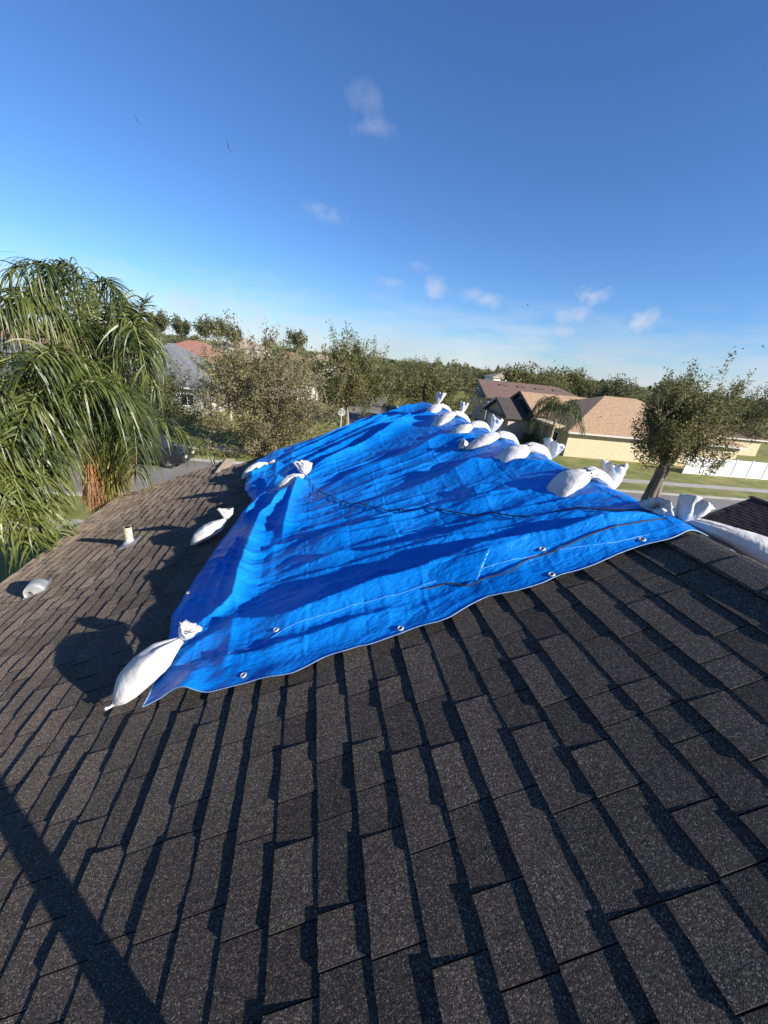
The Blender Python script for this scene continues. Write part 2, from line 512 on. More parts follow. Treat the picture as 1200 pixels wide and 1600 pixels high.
# ------------------------------------------------------------------ the setting: ground, streets
SR = R(-5.0)                       # the street grid is turned by 5 degrees
SU = np.array([math.cos(SR), math.sin(SR), 0.0]); SV = np.array([-math.sin(SR), math.cos(SR), 0.0])


def uv(u, v, z=0.0):
    return SU * u + SV * v + np.array([0, 0, z])


def sheet(name, pts, z, m):
    b = MB(); b.add([uv(u, v, z) for u, v in pts], [tuple(range(len(pts)))])
    return tag(b.build(name, m), kind='structure')


gb = MB(); gb.add([(-1500, -1500, 0), (1500, -1500, 0), (1500, 2500, 0), (-1500, 2500, 0)], [(0, 1, 2, 3)])
tag(gb.build('ground', M_GRASS), kind='structure')
sheet('road', [(-160, 19.7), (160, 19.7), (160, 27.3), (-160, 27.3)], .004, M_ROAD)
sheet('side_road', [(-2.5, 27.28), (11.5, 27.28), (8.6, 31), (8.6, 220), (0.4, 220), (0.4, 31)], .008, M_ROAD)
sheet('sidewalk', [(12, 30.2), (160, 30.2), (160, 31.5), (12, 31.5)], .012, M_CONC)
sheet('sidewalk', [(-160, 30.4), (-3, 30.4), (-3, 31.7), (-160, 31.7)], .012, M_CONC)
sheet('sidewalk', [(-160, 15.4), (160, 15.4), (160, 16.7), (-160, 16.7)], .012, M_CONC)
sheet('driveway', [(-30, 31.7), (-24, 31.7), (-24, 44), (-30, 44)], .010, M_CONC)
sheet('driveway', [(8.6, 47.5), (20.5, 47.5), (20.5, 54), (8.6, 54)], .010, M_CONC)


def kerb(u0, v0, u1, v1, w=0.28):
    a, b_ = uv(u0, v0), uv(u1, v1)
    t = (b_ - a) / np.linalg.norm(b_ - a); s = np.array([-t[1], t[0], 0]) * w / 2
    v = [a - s, b_ - s, b_ + s, a + s]
    z = np.array([0, 0, .12])
    b = MB(); b.add(v + [q + z for q in v], [(4, 5, 6, 7), (0, 1, 5, 4), (1, 2, 6, 5), (2, 3, 7, 6), (3, 0, 4, 7)])
    tag(b.build('kerb', M_CONC), kind='structure')


kerb(-160, 19.6, 160, 19.6); kerb(-160, 27.4, -2.8, 27.4); kerb(11.8, 27.4, 160, 27.4)
kerb(8.75, 31, 8.75, 220); kerb(0.25, 31, 0.25, 220)

# ------------------------------------------------------------------ our house: roof of shingles
TH = R(22.6)
RX, RZ = 1.90, CAM_Z - 1.475 + math.tan(TH) * 1.90      # the ridge line
EXPO = 0.1424
NC = 42
house = empty('shingled_house', (1.9, 0, 0))
tag(house, 'nearest house, dark grey shingle roof under the blue tarp', 'house')


def slope_empty_matrix(side):
    """local X along the courses, Y up the slope, Z out of the roof; origin on the ridge"""
    if side < 0:
        X, Y, Z = Vector((0, -1, 0)), Vector((math.cos(TH), 0, math.sin(TH))), Vector((-math.sin(TH), 0, math.cos(TH)))
    else:
        X, Y, Z = Vector((0, 1, 0)), Vector((-math.cos(TH), 0, math.sin(TH))), Vector((math.sin(TH), 0, math.cos(TH)))
    return Matrix(((X.x, Y.x, Z.x, 0), (X.y, Y.y, Z.y, 0), (X.z, Y.z, Z.z, RZ), (0, 0, 0, 1)))


def roof_slab(name, side, y0, y1, L, m, th=0.16, lip=None):
    b = MB()
    xs = (-y1, -y0) if side < 0 else (y0, y1)
    b.box(xs[0], xs[1], -L, 0.0, -th, -0.004)
    if lip: b.box(lip[0], lip[1], -L, lip[2], -th + .002, -0.006)
    o = b.build(name, m, house)
    o.matrix_local = slope_empty_matrix(side)
    return o


Y_BACK, Y_RAKE, Y_RAKE2, A_SPLIT = -6.5, 6.86, 7.62, 3.80
L_SL = NC * EXPO
M_DECK = mat('roof_deck', (.035, .033, .032), 0.95, (.06, .055, .05), 10)
roof = roof_slab('roof', -1, Y_BACK, Y_RAKE, L_SL - .01, M_DECK, lip=(-Y_RAKE2, -Y_RAKE + .001, -A_SPLIT))
roof['label'] = 'left slope of dark grey laminated shingles'
roof2 = roof_slab('roof', 1, Y_BACK, Y_RAKE, L_SL - .01, M_DECK)
roof2['label'] = 'right slope of the nearest house beyond its ridge'

rng = random.Random(5)


def piece(w, step, seed, e=EXPO, nb=8):
    """one exposed shingle tab: wedge with a thick, slightly ragged butt edge. x in 0..w, y from 0 (butt) up"""
    r = random.Random(seed)
    xs = [w * i / nb for i in range(nb + 1)]
    lo, hi = 0.0012, step
    skew = r.uniform(-.004, .004)
    curl = r.uniform(-.0008, .0012)
    v = []
    for i, x in enumerate(xs):
        jag = r.uniform(-.0016, .0016) + skew * (i / nb - .5)
        z = hi + lo + curl * math.cos(i / nb * math.pi * 2) + r.uniform(-.0004, .0004)
        v.append((x, jag, -.002)); v.append((x, jag - .0005, z)); v.append((x, e + .012, lo))
    f = []
    for i in range(nb):
        a, b = 3 * i, 3 * (i + 1)
        f.append((a, b, b + 1, a + 1)); f.append((a + 1, b + 1, b + 2, a + 2))
    f.append((1, 2, 0)); k = 3 * nb; f.append((k, k + 2, k + 1))
    return v, f


def set_tone(me, vals):
    at = me.attributes.new('tone', 'FLOAT', 'FACE')
    at.data.foreach_set('value', np.asarray(vals, dtype=np.float32))


EDGE_IDX = [1, 0] * 8 + [1, 1]
WIDTHS = [.11, .14, .17, .20, .23, .26, .30, .35]
LIB = {}
for wi, w in enumerate(WIDTHS):
    for kind in (0, 1):
        for var in range(4):
            v, f = piece(w - .0042, .0104 if kind else .0052, wi * 100 + kind * 10 + var)
            me = bpy.data.meshes.new('shingle')
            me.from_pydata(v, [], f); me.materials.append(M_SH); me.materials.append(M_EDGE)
            me.polygons.foreach_set('material_index', EDGE_IDX)
            tone = rng.uniform(.25, 1.0) if kind else rng.uniform(0, .7)
            set_tone(me, [tone] * len(f))
            LIB[(wi, kind, var)] = (me, v, f, tone)


def course_layout(y0, y1, seed):
    """list of (start, width index, kind, variant) along a course"""
    r = random.Random(seed)
    y = y0 - r.uniform(0, .4); kind = r.randint(0, 1); out = []
    while y < y1:
        wi = r.choice([0, 1, 2, 3, 4, 5, 6, 6, 7, 7]) if kind else r.choice([0, 1, 2, 3, 3, 4, 5])
        out.append((y, wi, kind, r.randint(0, 3)))
        y += WIDTHS[wi] + 0
        kind = 1 - kind if r.random() < .8 else kind
    return out


def project(x, y, z):
    d = (x, y, z - CAM_Z)
    a = sum(p * q for p, q in zip(d, CR)); b = sum(p * q for p, q in zip(d, CU)); c = sum(p * q for p, q in zip(d, CF))
    if c < .05: return None
    return 600 + 601 * a / c, 800 - 601 * b / c, c


def plane_pt(a, y):
    return RX - a * math.cos(TH), y, RZ - a * math.sin(TH)


cands = []
for c in range(NC):
    ylim = Y_RAKE2 if (c + .5) * EXPO > A_SPLIT else Y_RAKE
    for (y, wi, kind, var) in course_layout(Y_BACK, ylim, 1000 + c):
        w = WIDTHS[wi]
        if y + w > ylim + .03: 
            if y + WIDTHS[0] > ylim + .03: continue
            wi = max(i for i in range(len(WIDTHS)) if y + WIDTHS[i] <= ylim + .03); w = WIDTHS[wi]
        a = (c + 1) * EXPO
        p = project(*plane_pt(a - EXPO / 2, y + w / 2))
        size = 0
        if p and 0 <= p[0] <= 1200 and 0 <= p[1] <= 1600:
            X = plane_pt(a - EXPO / 2, 0)[0]
            if not (X > -.75 and y > 1.55): size = w * EXPO / p[2] ** 2
        cands.append((size, a, y, wi, kind, var))
cands.sort(key=lambda t: -t[0])
for size, a, y, wi, kind, var in cands[:298]:
    me = LIB[(wi, kind, var)][0]
    o = new_obj('shingle', me, roof)
    o.location = (-y - WIDTHS[wi], -a + rng.uniform(-.002, .002), rng.uniform(0, .0006))


def merge_pieces(items, parent, side, name='shingle_field', m=M_SH):
    V, F, T = [], [], []; n = 0
    for _, a, y, wi, kind, var in items:
        _, v, f, tone = LIB[(wi, kind, var)]
        vv = np.array(v) + np.array([(-y - WIDTHS[wi]) if side < 0 else y, -a, 0])
        V.append(vv); F.extend([tuple(i + n for i in q) for q in f]); T.extend([tone] * len(f)); n += len(v)
    me = bpy.data.meshes.new(name)
    me.from_pydata(np.concatenate(V).tolist(), [], F)
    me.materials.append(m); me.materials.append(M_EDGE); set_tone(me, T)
    me.polygons.foreach_set('material_index', EDGE_IDX * len(items))
    o = new_obj(name, me, parent); o['kind'] = 'stuff'
    return o


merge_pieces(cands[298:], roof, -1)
items = []
for c in range(NC):
    for (y, wi, kind, var) in course_layout(Y_BACK, Y_RAKE - .25, 5000 + c):
        items.append((0, (c + 1) * EXPO, y, wi, kind, var))
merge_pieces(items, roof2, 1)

# ridge caps: bent pieces, each lapping over the next one farther off
def cap_mesh(seed, m, name='ridge_cap', half=.155, ln=.31, t=.007, kind=0):
    r = random.Random(seed)
    prof = []
    for s in np.linspace(-1, 1, 11):
        x = s * half * math.cos(TH)
        z = -math.sqrt((half * s * math.sin(TH)) ** 2 + .012 ** 2) + .012
        prof.append((x, z))
    b = MB(); v = []; f = []
    for k, yy in enumerate((0.0, ln)):
        for (x, z) in prof:
            j = r.uniform(-.003, .003)
            lift = (.016 if k == 1 else .006) + r.uniform(0, .001)
            v.append((x * (1.0 + j), yy + (j if k else 0), z + lift + t)); v.append((x * (1.0 + j), yy + (j if k else 0), z + lift - .004))
    n = len(prof)
    for i in range(n - 1):
        a, c = 2 * i, 2 * (i + n)
        f.append((a, a + 2, c + 2, c)); f.append((c, c + 2, c + 3, c + 1))
    f.append((0, 2 * n, 2 * n + 1, 1)); f.append((2 * n - 2, 2 * n - 1, 4 * n - 1, 4 * n - 2))
    me = bpy.data.meshes.new(name); me.from_pydata(v, [], f); me.materials.append(m)
    set_tone(me, [r.uniform(.2, .9)] * len(f))
    return me


caps = [cap_mesh(i, M_CAP) for i in range(4)]
y = -6.4; k = 0
while y < 6.5:
    o = new_obj('ridge_cap', caps[k % 4], house)
    o.location = (RX - 1.9, y, RZ + .004)
    y += .215; k += 1
# tan weathered caps at the lower eave section; sunlit tone painted into the colour
tcap = cap_mesh(9, M_TANCAP, 'ridge_cap', half=.17, ln=.36)
for i in range(3):
    o = new_obj('ridge_cap', tcap, house)
    X, _, Z = plane_pt(3.78, 0)
    o.location = (X - 1.9, 6.72 + i * .27, Z + .012); o.rotation_euler = (0, -.37, 0)
    if i == 0: o['label'] = 'sunlit tan cap shingle at the roof edge'

# walls, fascia, gutter
b = MB(); b.box(-3.15 - 1.9, 6.95 - 1.9, -6.1, 6.5, 0, 4.92); b.build('wall', M_BEIGE, house)
b = MB(); b.box(-3.66 - 1.9, -3.64 - 1.9, Y_BACK, Y_RAKE2, 4.80, 5.0); b.build('fascia', M_FASCIA, house)
b = MB(); b.box(-3.15 - 1.9, .2 - 1.9, 6.49, 7.2, 0, 4.6); b.build('wall', M_BEIGE, house)
for (wy) in (-4, -1, 2, 5):
    b = MB(); b.box(-3.19 - 1.9, -3.145 - 1.9, wy - .6, wy + .6, 3.1, 4.4); wn = b.build('window', M_FASCIA, house)
    b = MB(); b.box(-3.20 - 1.9, -3.185 - 1.9, wy - .53, wy + .53, 3.17, 4.33); b.build('pane', M_GLASS, wn)

# plumbing vent
b = MB()
b.tube([(0, 0, -.02), (0, 0, .11), (0, 0, .205)], [.043, .042, .042], 20)
b.tube([(0, 0, .205), (0, 0, .15)], [.033, .033], 20)
vp = b.build('vent_pipe', M_PVC, house, smooth=False); vp.location = (-2.077 - 1.9, 4.513, 5.668)
b = MB(); b.tube([(0, 0, -.03), (0, 0, .018), (0, 0, .034)], [.085, .060, .045], 20)
fl = b.build('pipe_boot', M_LEAD, vp)
b = MB()
b.box(-.09, .10, -.12, .10, .000, .005)
fp = b.build('flashing', M_LEAD, vp); fp.rotation_euler = (0, -TH, 0)
fp.location = (0, 0, .004)

# galvanised exhaust hood: half-round shell along the courses, front plate towards us, open on its low side
def hood_shell():
    n = 20; Rr = .118; v, f = [], []
    st = [(0.0, 1.0), (.10, 1.0), (.19, .97), (.235, .85), (.26, .55)]
    for (s_, k) in st:
        for i in range(n + 1):
            ph = math.pi * (-.04 + 1.08 * i / n)
            v.append((-Rr * math.cos(ph) * (.6 + .4 * k), s_, Rr * 1.12 * math.sin(ph) * k + .004))
    m = n + 1
    for a in range(len(st) - 1):
        for i in range(n): f.append((a * m + i, a * m + i + 1, (a + 1) * m + i + 1, (a + 1) * m + i))
    f.append(tuple((len(st) - 1) * m + i for i in range(m)))
    return v, f


b = MB(); b.add(*hood_shell())
hood = b.build('exhaust_hood', M_GALV, house, smooth=True)
sm = hood.modifiers.new('shell', 'SOLIDIFY'); sm.thickness = .004
hood.scale = (.74, .74, .74); hood.rotation_euler = (0, -TH, R(14)); hood.location = (-2.74 - 1.9, 3.86, plane_pt((RX + 2.74) / math.cos(TH), 0)[2] + .016)
b = MB(); pl = [(.122, .012, .0)]
for i in range(15):
    ph = math.pi * (i / 14) * .80; pl.append((.122 * math.cos(ph), .012, .136 * math.sin(ph)))
pl.append((-.02, .012, .055)); pl.append((-.015, .012, .0))
b.add(pl + [(x, y + .006, z) for x, y, z in pl], [tuple(range(len(pl))), tuple(reversed(range(len(pl), 2 * len(pl))))] + [(k, (k + 1) % len(pl), len(pl) + (k + 1) % len(pl), len(pl) + k) for k in range(len(pl))])
b.build('front_plate', M_GALV, hood)
b = MB(); b.box(-.15, .15, -.02, .29, .0, .003); b.build('flange', M_GALV, hood)

# ------------------------------------------------------------------ the tarp
FOLDS = [  # crest polyline in plan, height, width
    ([(-0.56, 2.02), (-0.28, 1.90), (-0.09, 1.82), (0.14, 1.82), (0.39, 1.81), (0.63, 1.78), (0.87, 1.80), (1.13, 1.74), (1.35, 1.69), (1.51, 1.68), (1.83, 1.63)], .052, .075),
    ([(-0.60, 1.76), (-0.26, 1.68), (-0.02, 1.65), (0.27, 1.64), (0.53, 1.62)], .018, .05),
    ([(-0.18, 2.48), (0.14, 2.36), (0.38, 2.24), (0.65, 2.15), (0.86, 2.08), (1.12, 2.05), (1.57, 1.82), (1.81, 1.70)], .036, .10),
    ([(-0.09, 2.74), (0.35, 2.65), (0.66, 2.60), (0.92, 2.56), (1.10, 2.47), (1.48, 2.42)], .032, .09),
    ([(0.35, 4.02), (0.65, 4.01), (1.06, 4.0), (1.5, 4.09), (1.75, 4.01)], .030, .10),
    ([(0.34, 3.11), (0.86, 3.07), (1.31, 3.10), (1.67, 3.16)], .026, .10),
    ([(-0.15, 4.40), (0.01, 4.54), (0.36, 4.80), (0.79, 5.04), (1.28, 5.41), (1.75, 5.56)], .055, .10),
    ([(-0.30, 4.95), (-0.12, 5.06), (0.62, 5.43), (1.36, 5.79), (1.8, 5.95)], .040, .08),
    ([(-0.51, 5.71), (-0.05, 5.92), (0.44, 6.18), (1.17, 6.33), (1.76, 6.44)], .045, .09),
    ([(-0.50, 5.35), (0.1, 5.62), (0.75, 5.92), (1.5, 6.15)], .030, .06),
    ([(-0.55, 6.20), (0.0, 6.33), (0.8, 6.50), (1.7, 6.58)], .030, .06),
    ([(-0.80, 2.03), (-0.72, 2.05), (-0.58, 2.12), (-0.48, 2.25), (-0.48, 2.45), (-0.49, 2.86), (-0.48, 3.11), (-0.46, 3.50), (-0.35, 3.90), (-0.23, 4.07), (-.05, 4.25)], .062, .075),
    ([(-0.22, 3.0), (-0.21, 3.25), (-0.20, 3.79), (-0.12, 4.27), (-0.03, 4.41)], .045, .06),
    ([(1.11, 4.21), (1.48, 4.02), (1.70, 3.77)], .03, .10),
    ([(1.23, 3.20), (1.55, 3.03), (1.83, 2.73)], .03, .10),
    ([(1.16, 2.68), (1.50, 2.55), (1.74, 2.31)], .03, .10),
    ([(-.85, 4.75), (-.55, 4.85), (-.3, 4.70)], .05, .06),
    ([(-.90, 5.35), (-.65, 5.55), (-.35, 5.45)], .05, .07),
    ([(-.72, 2.75), (-.66, 3.0), (-.62, 3.35)], .035, .04),
    ([(-.66, 3.75), (-.58, 4.05), (-.46, 4.4)], .05, .05),
]


# many narrow pleats fanning from the bunched left side up to the ridge
_pr = random.Random(12)
for _k in range(30):
    _y0 = 1.95 + 4.5 * (_k + _pr.uniform(-.3, .3)) / 30
    _sl = float(np.interp(_y0, [1.8, 2.6, 3.2, 4.0, 4.6, 6.4], [-.22, -.22, -.02, .06, .50, .22])) + _pr.uniform(-.05, .05)
    _xa = _pr.uniform(-.45, .55); _xb = min(1.85, _xa + _pr.uniform(.7, 1.9))
    _pts = [(float(q), _y0 + _sl * (float(q) + .1) + _pr.uniform(-.012, .012)) for q in np.linspace(_xa, _xb, 5)]
    FOLDS.append((_pts, _pr.uniform(.008, .017), _pr.uniform(.022, .042)))


def fold_height(x, y):
    h = np.zeros_like(x)
    for pts, A, w in FOLDS:
        P = np.array(pts); seg = np.diff(P, axis=0); ln = np.linalg.norm(seg, axis=1); cum = np.concatenate([[0], np.cumsum(ln)])
        best = np.full(x.shape, 1e9); side = np.zeros_like(x); ss = np.zeros_like(x)
        for i in range(len(seg)):
            dx = x - P[i, 0]; dy = y - P[i, 1]
            t = np.clip((dx * seg[i, 0] + dy * seg[i, 1]) / ln[i] ** 2, 0, 1)
            ex = dx - t * seg[i, 0]; ey = dy - t * seg[i, 1]
            d = np.hypot(ex, ey)
            s = np.sign(seg[i, 0] * ey - seg[i, 1] * ex)
            k = d < best
            best = np.where(k, d, best); side = np.where(k, s, side); ss = np.where(k, cum[i] + t * ln[i], ss)
        u = ss / cum[-1]
        taper = np.clip(np.minimum(u / .18, (1 - u) / .18), 0, 1) ** .7 * .85 + .15
        wob = 1 + .25 * vnoise(ss * 3.1, 0 * ss, 17 + len(pts))
        ww = np.where(side > 0, w * .48, w * 1.25) * wob
        h = np.maximum(h, 0) + A * 1.95 * taper * wob * np.exp(-(best / ww) ** 1.2)
    return h


HEM_Y = [1.86, 1.826, 1.778, 1.747, 1.722, 1.721, 1.741, 1.741, 1.729, 1.725, 1.691, 1.683, 1.651, 1.607, 1.525, 1.50, 1.48, 1.48]


def tarp_h(x, y):
    x = np.asarray(x, float); y = np.asarray(y, float)
    h = fold_height(x, y)
    # folds run up the slope, fanning a little; rotated coordinates
    fan = (y - 1.5) * .11
    a = x * np.cos(fan) + y * np.sin(fan); b = -x * np.sin(fan) + y * np.cos(fan)
    b = b + .06 * vnoise(a * 2.1, b * 2.1, 3)
    b = b + .03 * vnoise(a * 5, b * 3, 13)
    rd = lambda u, v, k: 1 - 2 * np.abs(vnoise(u, v, k))
    dm = 1 - .65 * np.clip((x - 1.3) / .45, 0, 1)
    h = h + dm * (.012 * vnoise(a * .6, b * 2.6, 1) + .012 * rd(a * .6, b * 2.6, 2) + .008 * rd(a * .6, b * 5.0, 4) + .0040 * rd(a * 1.6, b * 12, 5))
    h = h + .0045 * rd(x * 6 + 3, y * 7.5, 6) + .0030 * rd(x * 13, y * 15, 7) * (.4 + .6 * np.abs(vnoise(x * 1.3, y * 1.3, 14))) + .0010 * rd(x * 30, y * 34, 15)
    lf = np.clip((-.12 - x) / .3, 0, 1)
    h = h + lf * (.014 * rd(x * 5.5 + 1, y * 1.1, 31) + .008 * rd(x * 4 + y * 5, y * 4 - x * 3, 32) + .004 * rd(x * 9, y * 11, 33))
    # front edge of the folded-back upper layer
    yl = np.interp(x, [-.9, -.729, -.612, -.502, -.396, -.271, -.148, -.015, .132, .283, .484, .687, .909, 1.238, 1.528, 1.728, 1.871, 3], HEM_Y)
    h = h + .008 * np.clip((y - yl) / .010, 0, 1)
    # packing creases, a loose square grid
    gx = (x + .015 * vnoise(y * 1.5, x * 0 + 3, 8)) / .31; gy = (y + .015 * vnoise(x * 1.5, y * 0 + 9, 9)) / .46
    for g_, s_ in ((gx, .31), (gy, .46)):
        d = np.abs(g_ - np.round(g_)) * s_
        h = h + .0036 * np.exp(-(d / .007) ** 2) * np.where(np.round(g_).astype(int) % 2 == 0, 1, -.8)
    return np.maximum(h + .014, .012 + .003 * vnoise(x * 9, y * 9, 11))


def tarp_point(x, y, h):
    """plan position (x continues past the ridge as distance over it) to world, lifted by h off the roof"""
    k = .05
    e = np.sqrt((x - RX) ** 2 + k * k) - k * .6
    z = RZ + .022 - math.tan(TH) * e
    return np.stack([x, y, z + h / math.cos(TH) * .95], -1)


def interp(t, xs, ys):
    return np.interp(t, xs, ys)


NU, NV = 440, 640
uu = np.linspace(0, 1, NU)[:, None] * np.ones((1, NV)); vv_ = np.linspace(0, 1, NV)[None, :] * np.ones((NU, 1))
ymid = 1.5 + vv_ * 5.25
xl = interp(ymid, [1.5, 1.75, 2.1, 2.3, 2.74, 3.15, 3.74, 4.35, 4.6, 4.84, 5.5, 6.15, 6.4, 6.6, 6.75], [-.80, -.80, -.86, -.92, -.88, -.83, -.75, -.64, -.72, -.81, -.9, -.94, -.86, -.66, -.45])
xl = xl + .012 * vnoise(ymid * 5, 0 * ymid, 21)
xr = 2.62 + .05 * vnoise(ymid * 2, 0 * ymid, 22)
TX = xl + (xr - xl) * uu
yf = interp(TX, [-.9, -.8, -.68, -.56, -.42, -.28, -.05, .26, .44, .69, .89, 1.15, 1.42, 1.86, 2.7], [1.62, 1.60, 1.60, 1.565, 1.535, 1.50, 1.47, 1.488, 1.46, 1.462, 1.49, 1.452, 1.47, 1.46, 1.50])
yf = yf + .008 * np.sin(TX * 17) + .006 * vnoise(TX * 9, 0 * TX, 23)
yb = 6.72 + .02 * vnoise(TX * 4, 0 * TX, 24)
TY = yf + (yb - yf) * vv_
TH_ = tarp_h(TX, TY)
# edges settle on the roof
edge = np.minimum(np.minimum((TY - yf) / .10, (yb - TY) / .12), np.minimum((TX - xl) / .08, (xr - TX) / .2))
edge = np.clip(edge, 0, 1)
TH_ = .013 + (TH_ - .013) * (.30 + .70 * edge)
# the near left corner lifts and curls
curl = np.exp(-(((TX + .60) / .09) ** 2 + ((TY - 1.62) / .10) ** 2)) * .060 + np.exp(-(((TX + .16) / .08) ** 2 + ((TY - 1.50) / .06) ** 2)) * .012
TH_ = TH_ + curl
# tight against the ridge
TP = tarp_point(TX, TY, TH_)
tarp = new_obj('tarp', grid_mesh('tarp', TP, M_TARP))
tag(tarp, 'wrinkled blue plastic tarp spread over the dark shingle roof', 'tarp')
# hem cord along the near edge and grommets
b = MB(); pe = TP[::2, 0, :].copy(); pe[:, 2] += .002
b.tube(pe, .0026, 5); b.build('hem', M_HEM, tarp)
b = MB(); pe = TP[0, ::2, :].copy(); pe[:, 2] += .002
b.tube(pe, .003, 5); b.build('hem', M_HEM, tarp)


def tarp_at(x, y, lift=.0):
    ed = min(1, max(0, (y - 1.48) / .10))
    h = float(tarp_h(np.array([x]), np.array([y]))[0]); h = .013 + (h - .013) * (.30 + .70 * ed)
    return tarp_point(np.array([x]), np.array([y]), np.array([h + lift]))[0]


def ring_mesh(r1=.013, r2=.0045):
    v, f = [], []
    for i in range(14):
        a = 2 * math.pi * i / 14
        for j in range(6):
            c = 2 * math.pi * j / 6
            v.append(((r1 + r2 * math.cos(c)) * math.cos(a), (r1 + r2 * math.cos(c)) * math.sin(a), r2 * math.sin(c)))
    for i in range(14):
        for j in range(6):
            f.append((i * 6 + j, ((i + 1) % 14) * 6 + j, ((i + 1) % 14) * 6 + (j + 1) % 6, i * 6 + (j + 1) % 6))
    return v, f


b = MB(); b.add(*ring_mesh()); g0 = b.build('grommet', M_SIGNB, tarp)
gro = [(-.30, 1.555), (.46, 1.495), (1.20, 1.49), (1.22, 1.64), (-.16, 1.775), (1.66, 1.50), (-.86, 2.6), (-.83, 5.9)]
for i, (x, y) in enumerate(gro):
    o = g0 if i == 0 else g0.copy()
    if i: COL.objects.link(o); o.parent = tarp
    o.location = tarp_at(x, y, .006); o.rotation_euler = (0, -TH, 0)


b = MB()
xs_ = np.linspace(-.70, 1.80, 120); ys_ = np.interp(xs_, [-.9, -.729, -.612, -.502, -.396, -.271, -.148, -.015, .132, .283, .484, .687, .909, 1.238, 1.528, 1.728, 1.871, 3], HEM_Y)
b.tube([tarp_at(x_, y_ + .012, .001) for x_, y_ in zip(xs_, ys_)], .0026, 5); b.build('hem', M_HEM2, tarp)
# the corner of the fold that stands up near the front edge
c4 = [A4 for A4 in ((.60, 1.80, .120), (.97, 1.72, .135), (.87, 1.60, .060), (.66, 1.69, .055))]
uu_, vv4 = np.meshgrid(np.linspace(0, 1, 22), np.linspace(0, 1, 14), indexing='ij')
c4 = [np.array(q) for q in c4]
FPt = ((1 - uu_) * (1 - vv4))[..., None] * c4[0] + (uu_ * (1 - vv4))[..., None] * c4[1] + (uu_ * vv4)[..., None] * c4[2] + ((1 - uu_) * vv4)[..., None] * c4[3]
FPt[..., 2] += .018 * np.sin(uu_ * 3.1) * np.sin(vv4 * 3.1) + .004 * vnoise(uu_ * 7, vv4 * 6, 3)
FPt = tarp_point(FPt[..., 0], FPt[..., 1], FPt[..., 2])
fl_o = new_obj('fold_flap', grid_mesh('fold_flap', FPt, M_TARP), tarp)
sm = fl_o.modifiers.new('thick', 'SOLIDIFY'); sm.thickness = .002


def rope(name, pts, label, r=.0044, m=M_STRING, lift=.013, group=None):
    P = np.array(pts); cum = np.concatenate([[0], np.cumsum(np.linalg.norm(np.diff(P, axis=0), axis=1))])
    s = np.linspace(0, cum[-1], int(cum[-1] / .03) + 3)
    x = np.interp(s, cum, P[:, 0]); y = np.interp(s, cum, P[:, 1])
    h = np.array([tarp_at(a, c, lift) for a, c in zip(x, y)])
    z = h[:, 2].copy()
    for _ in range(4):
        zz = z.copy(); zz[1:-1] = (z[:-2] + z[1:-1] * 2 + z[2:]) / 4; z = np.maximum(zz, h[:, 2])
    h[:, 2] = z
    b = MB(); b.tube(h, r, 6)
    return tag(b.build(name, m, smooth=True), label, 'rope', group)


rope('rope', [(-.05, 4.36), (.05, 4.02), (.11, 3.82), (.22, 3.51), (.40, 3.15), (.60, 2.85), (.82, 2.60), (1.04, 2.35), (1.25, 2.12), (1.43, 1.93), (1.62, 1.76), (1.85, 1.62)], 'long black cord crossing the middle of the blue tarp')
rope('rope', [(.62, 1.67), (.74, 1.66), (.82, 1.59), (.91, 1.60), (1.03, 1.58), (1.15, 1.62), (1.27, 1.60), (1.47, 1.60), (1.69, 1.58), (1.84, 1.57)], 'short frayed black cord near the front edge of the tarp', r=.004)

# ------------------------------------------------------------------ sandbags
def loft(path, W, Hh, up=(0, 0, 1), nphi=48, wr=None, flat=.55, seed=0):
    """bag skin round a path; W half widths, Hh half heights per station, wr(t,phi) -> radial factor"""
    path = np.asarray(path, float); n = len(path)
    t = np.gradient(path, axis=0); t /= np.linalg.norm(t, axis=1)[:, None] + 1e-9
    up = np.asarray(up, float)
    s = np.cross(t, up); s /= np.linalg.norm(s, axis=1)[:, None] + 1e-9
    nn = np.cross(s, t)
    ph = np.arange(nphi) * 2 * math.pi / nphi
    cx = np.sign(np.cos(ph)) * np.abs(np.cos(ph)) ** .85; cz = np.sign(np.sin(ph)) * np.abs(np.sin(ph)) ** .9
    cz = np.where(cz < 0, cz * flat, cz)
    P = np.zeros((n, nphi, 3))
    for i in range(n):
        k = np.ones(nphi) if wr is None else wr(i / (n - 1), ph)
        P[i] = path[i] + s[i] * (W[i] * cx * k)[:, None] + nn[i] * (Hh[i] * cz * k)[:, None]
    f = []
    for i in range(n - 1):
        for j in range(nphi):
            k = (j + 1) % nphi
            f.append((i * nphi + j, i * nphi + k, (i + 1) * nphi + k, (i + 1) * nphi + j))
    f.append(tuple(range(nphi))); f.append(tuple((n - 1) * nphi + j for j in reversed(range(nphi))))
    return P.reshape(-1, 3), f


def resample(pts, n):
    """smooth curve through points"""
    P = np.array(pts, float)
    if len(P) == 2: return P[0] + (P[1] - P[0]) * np.linspace(0, 1, n)[:, None]
    c = np.concatenate([[0], np.cumsum(np.linalg.norm(np.diff(P, axis=0), axis=1))]); c /= c[-1]
    s = np.linspace(0, 1, n)
    Q = np.stack([np.interp(s, c, P[:, i]) for i in range(3)], -1)
    for _ in range(max(2, n // 5)):
        R_ = Q.copy(); R_[1:-1] = (Q[:-2] + 2 * Q[1:-1] + Q[2:]) / 4; Q = R_
    return Q


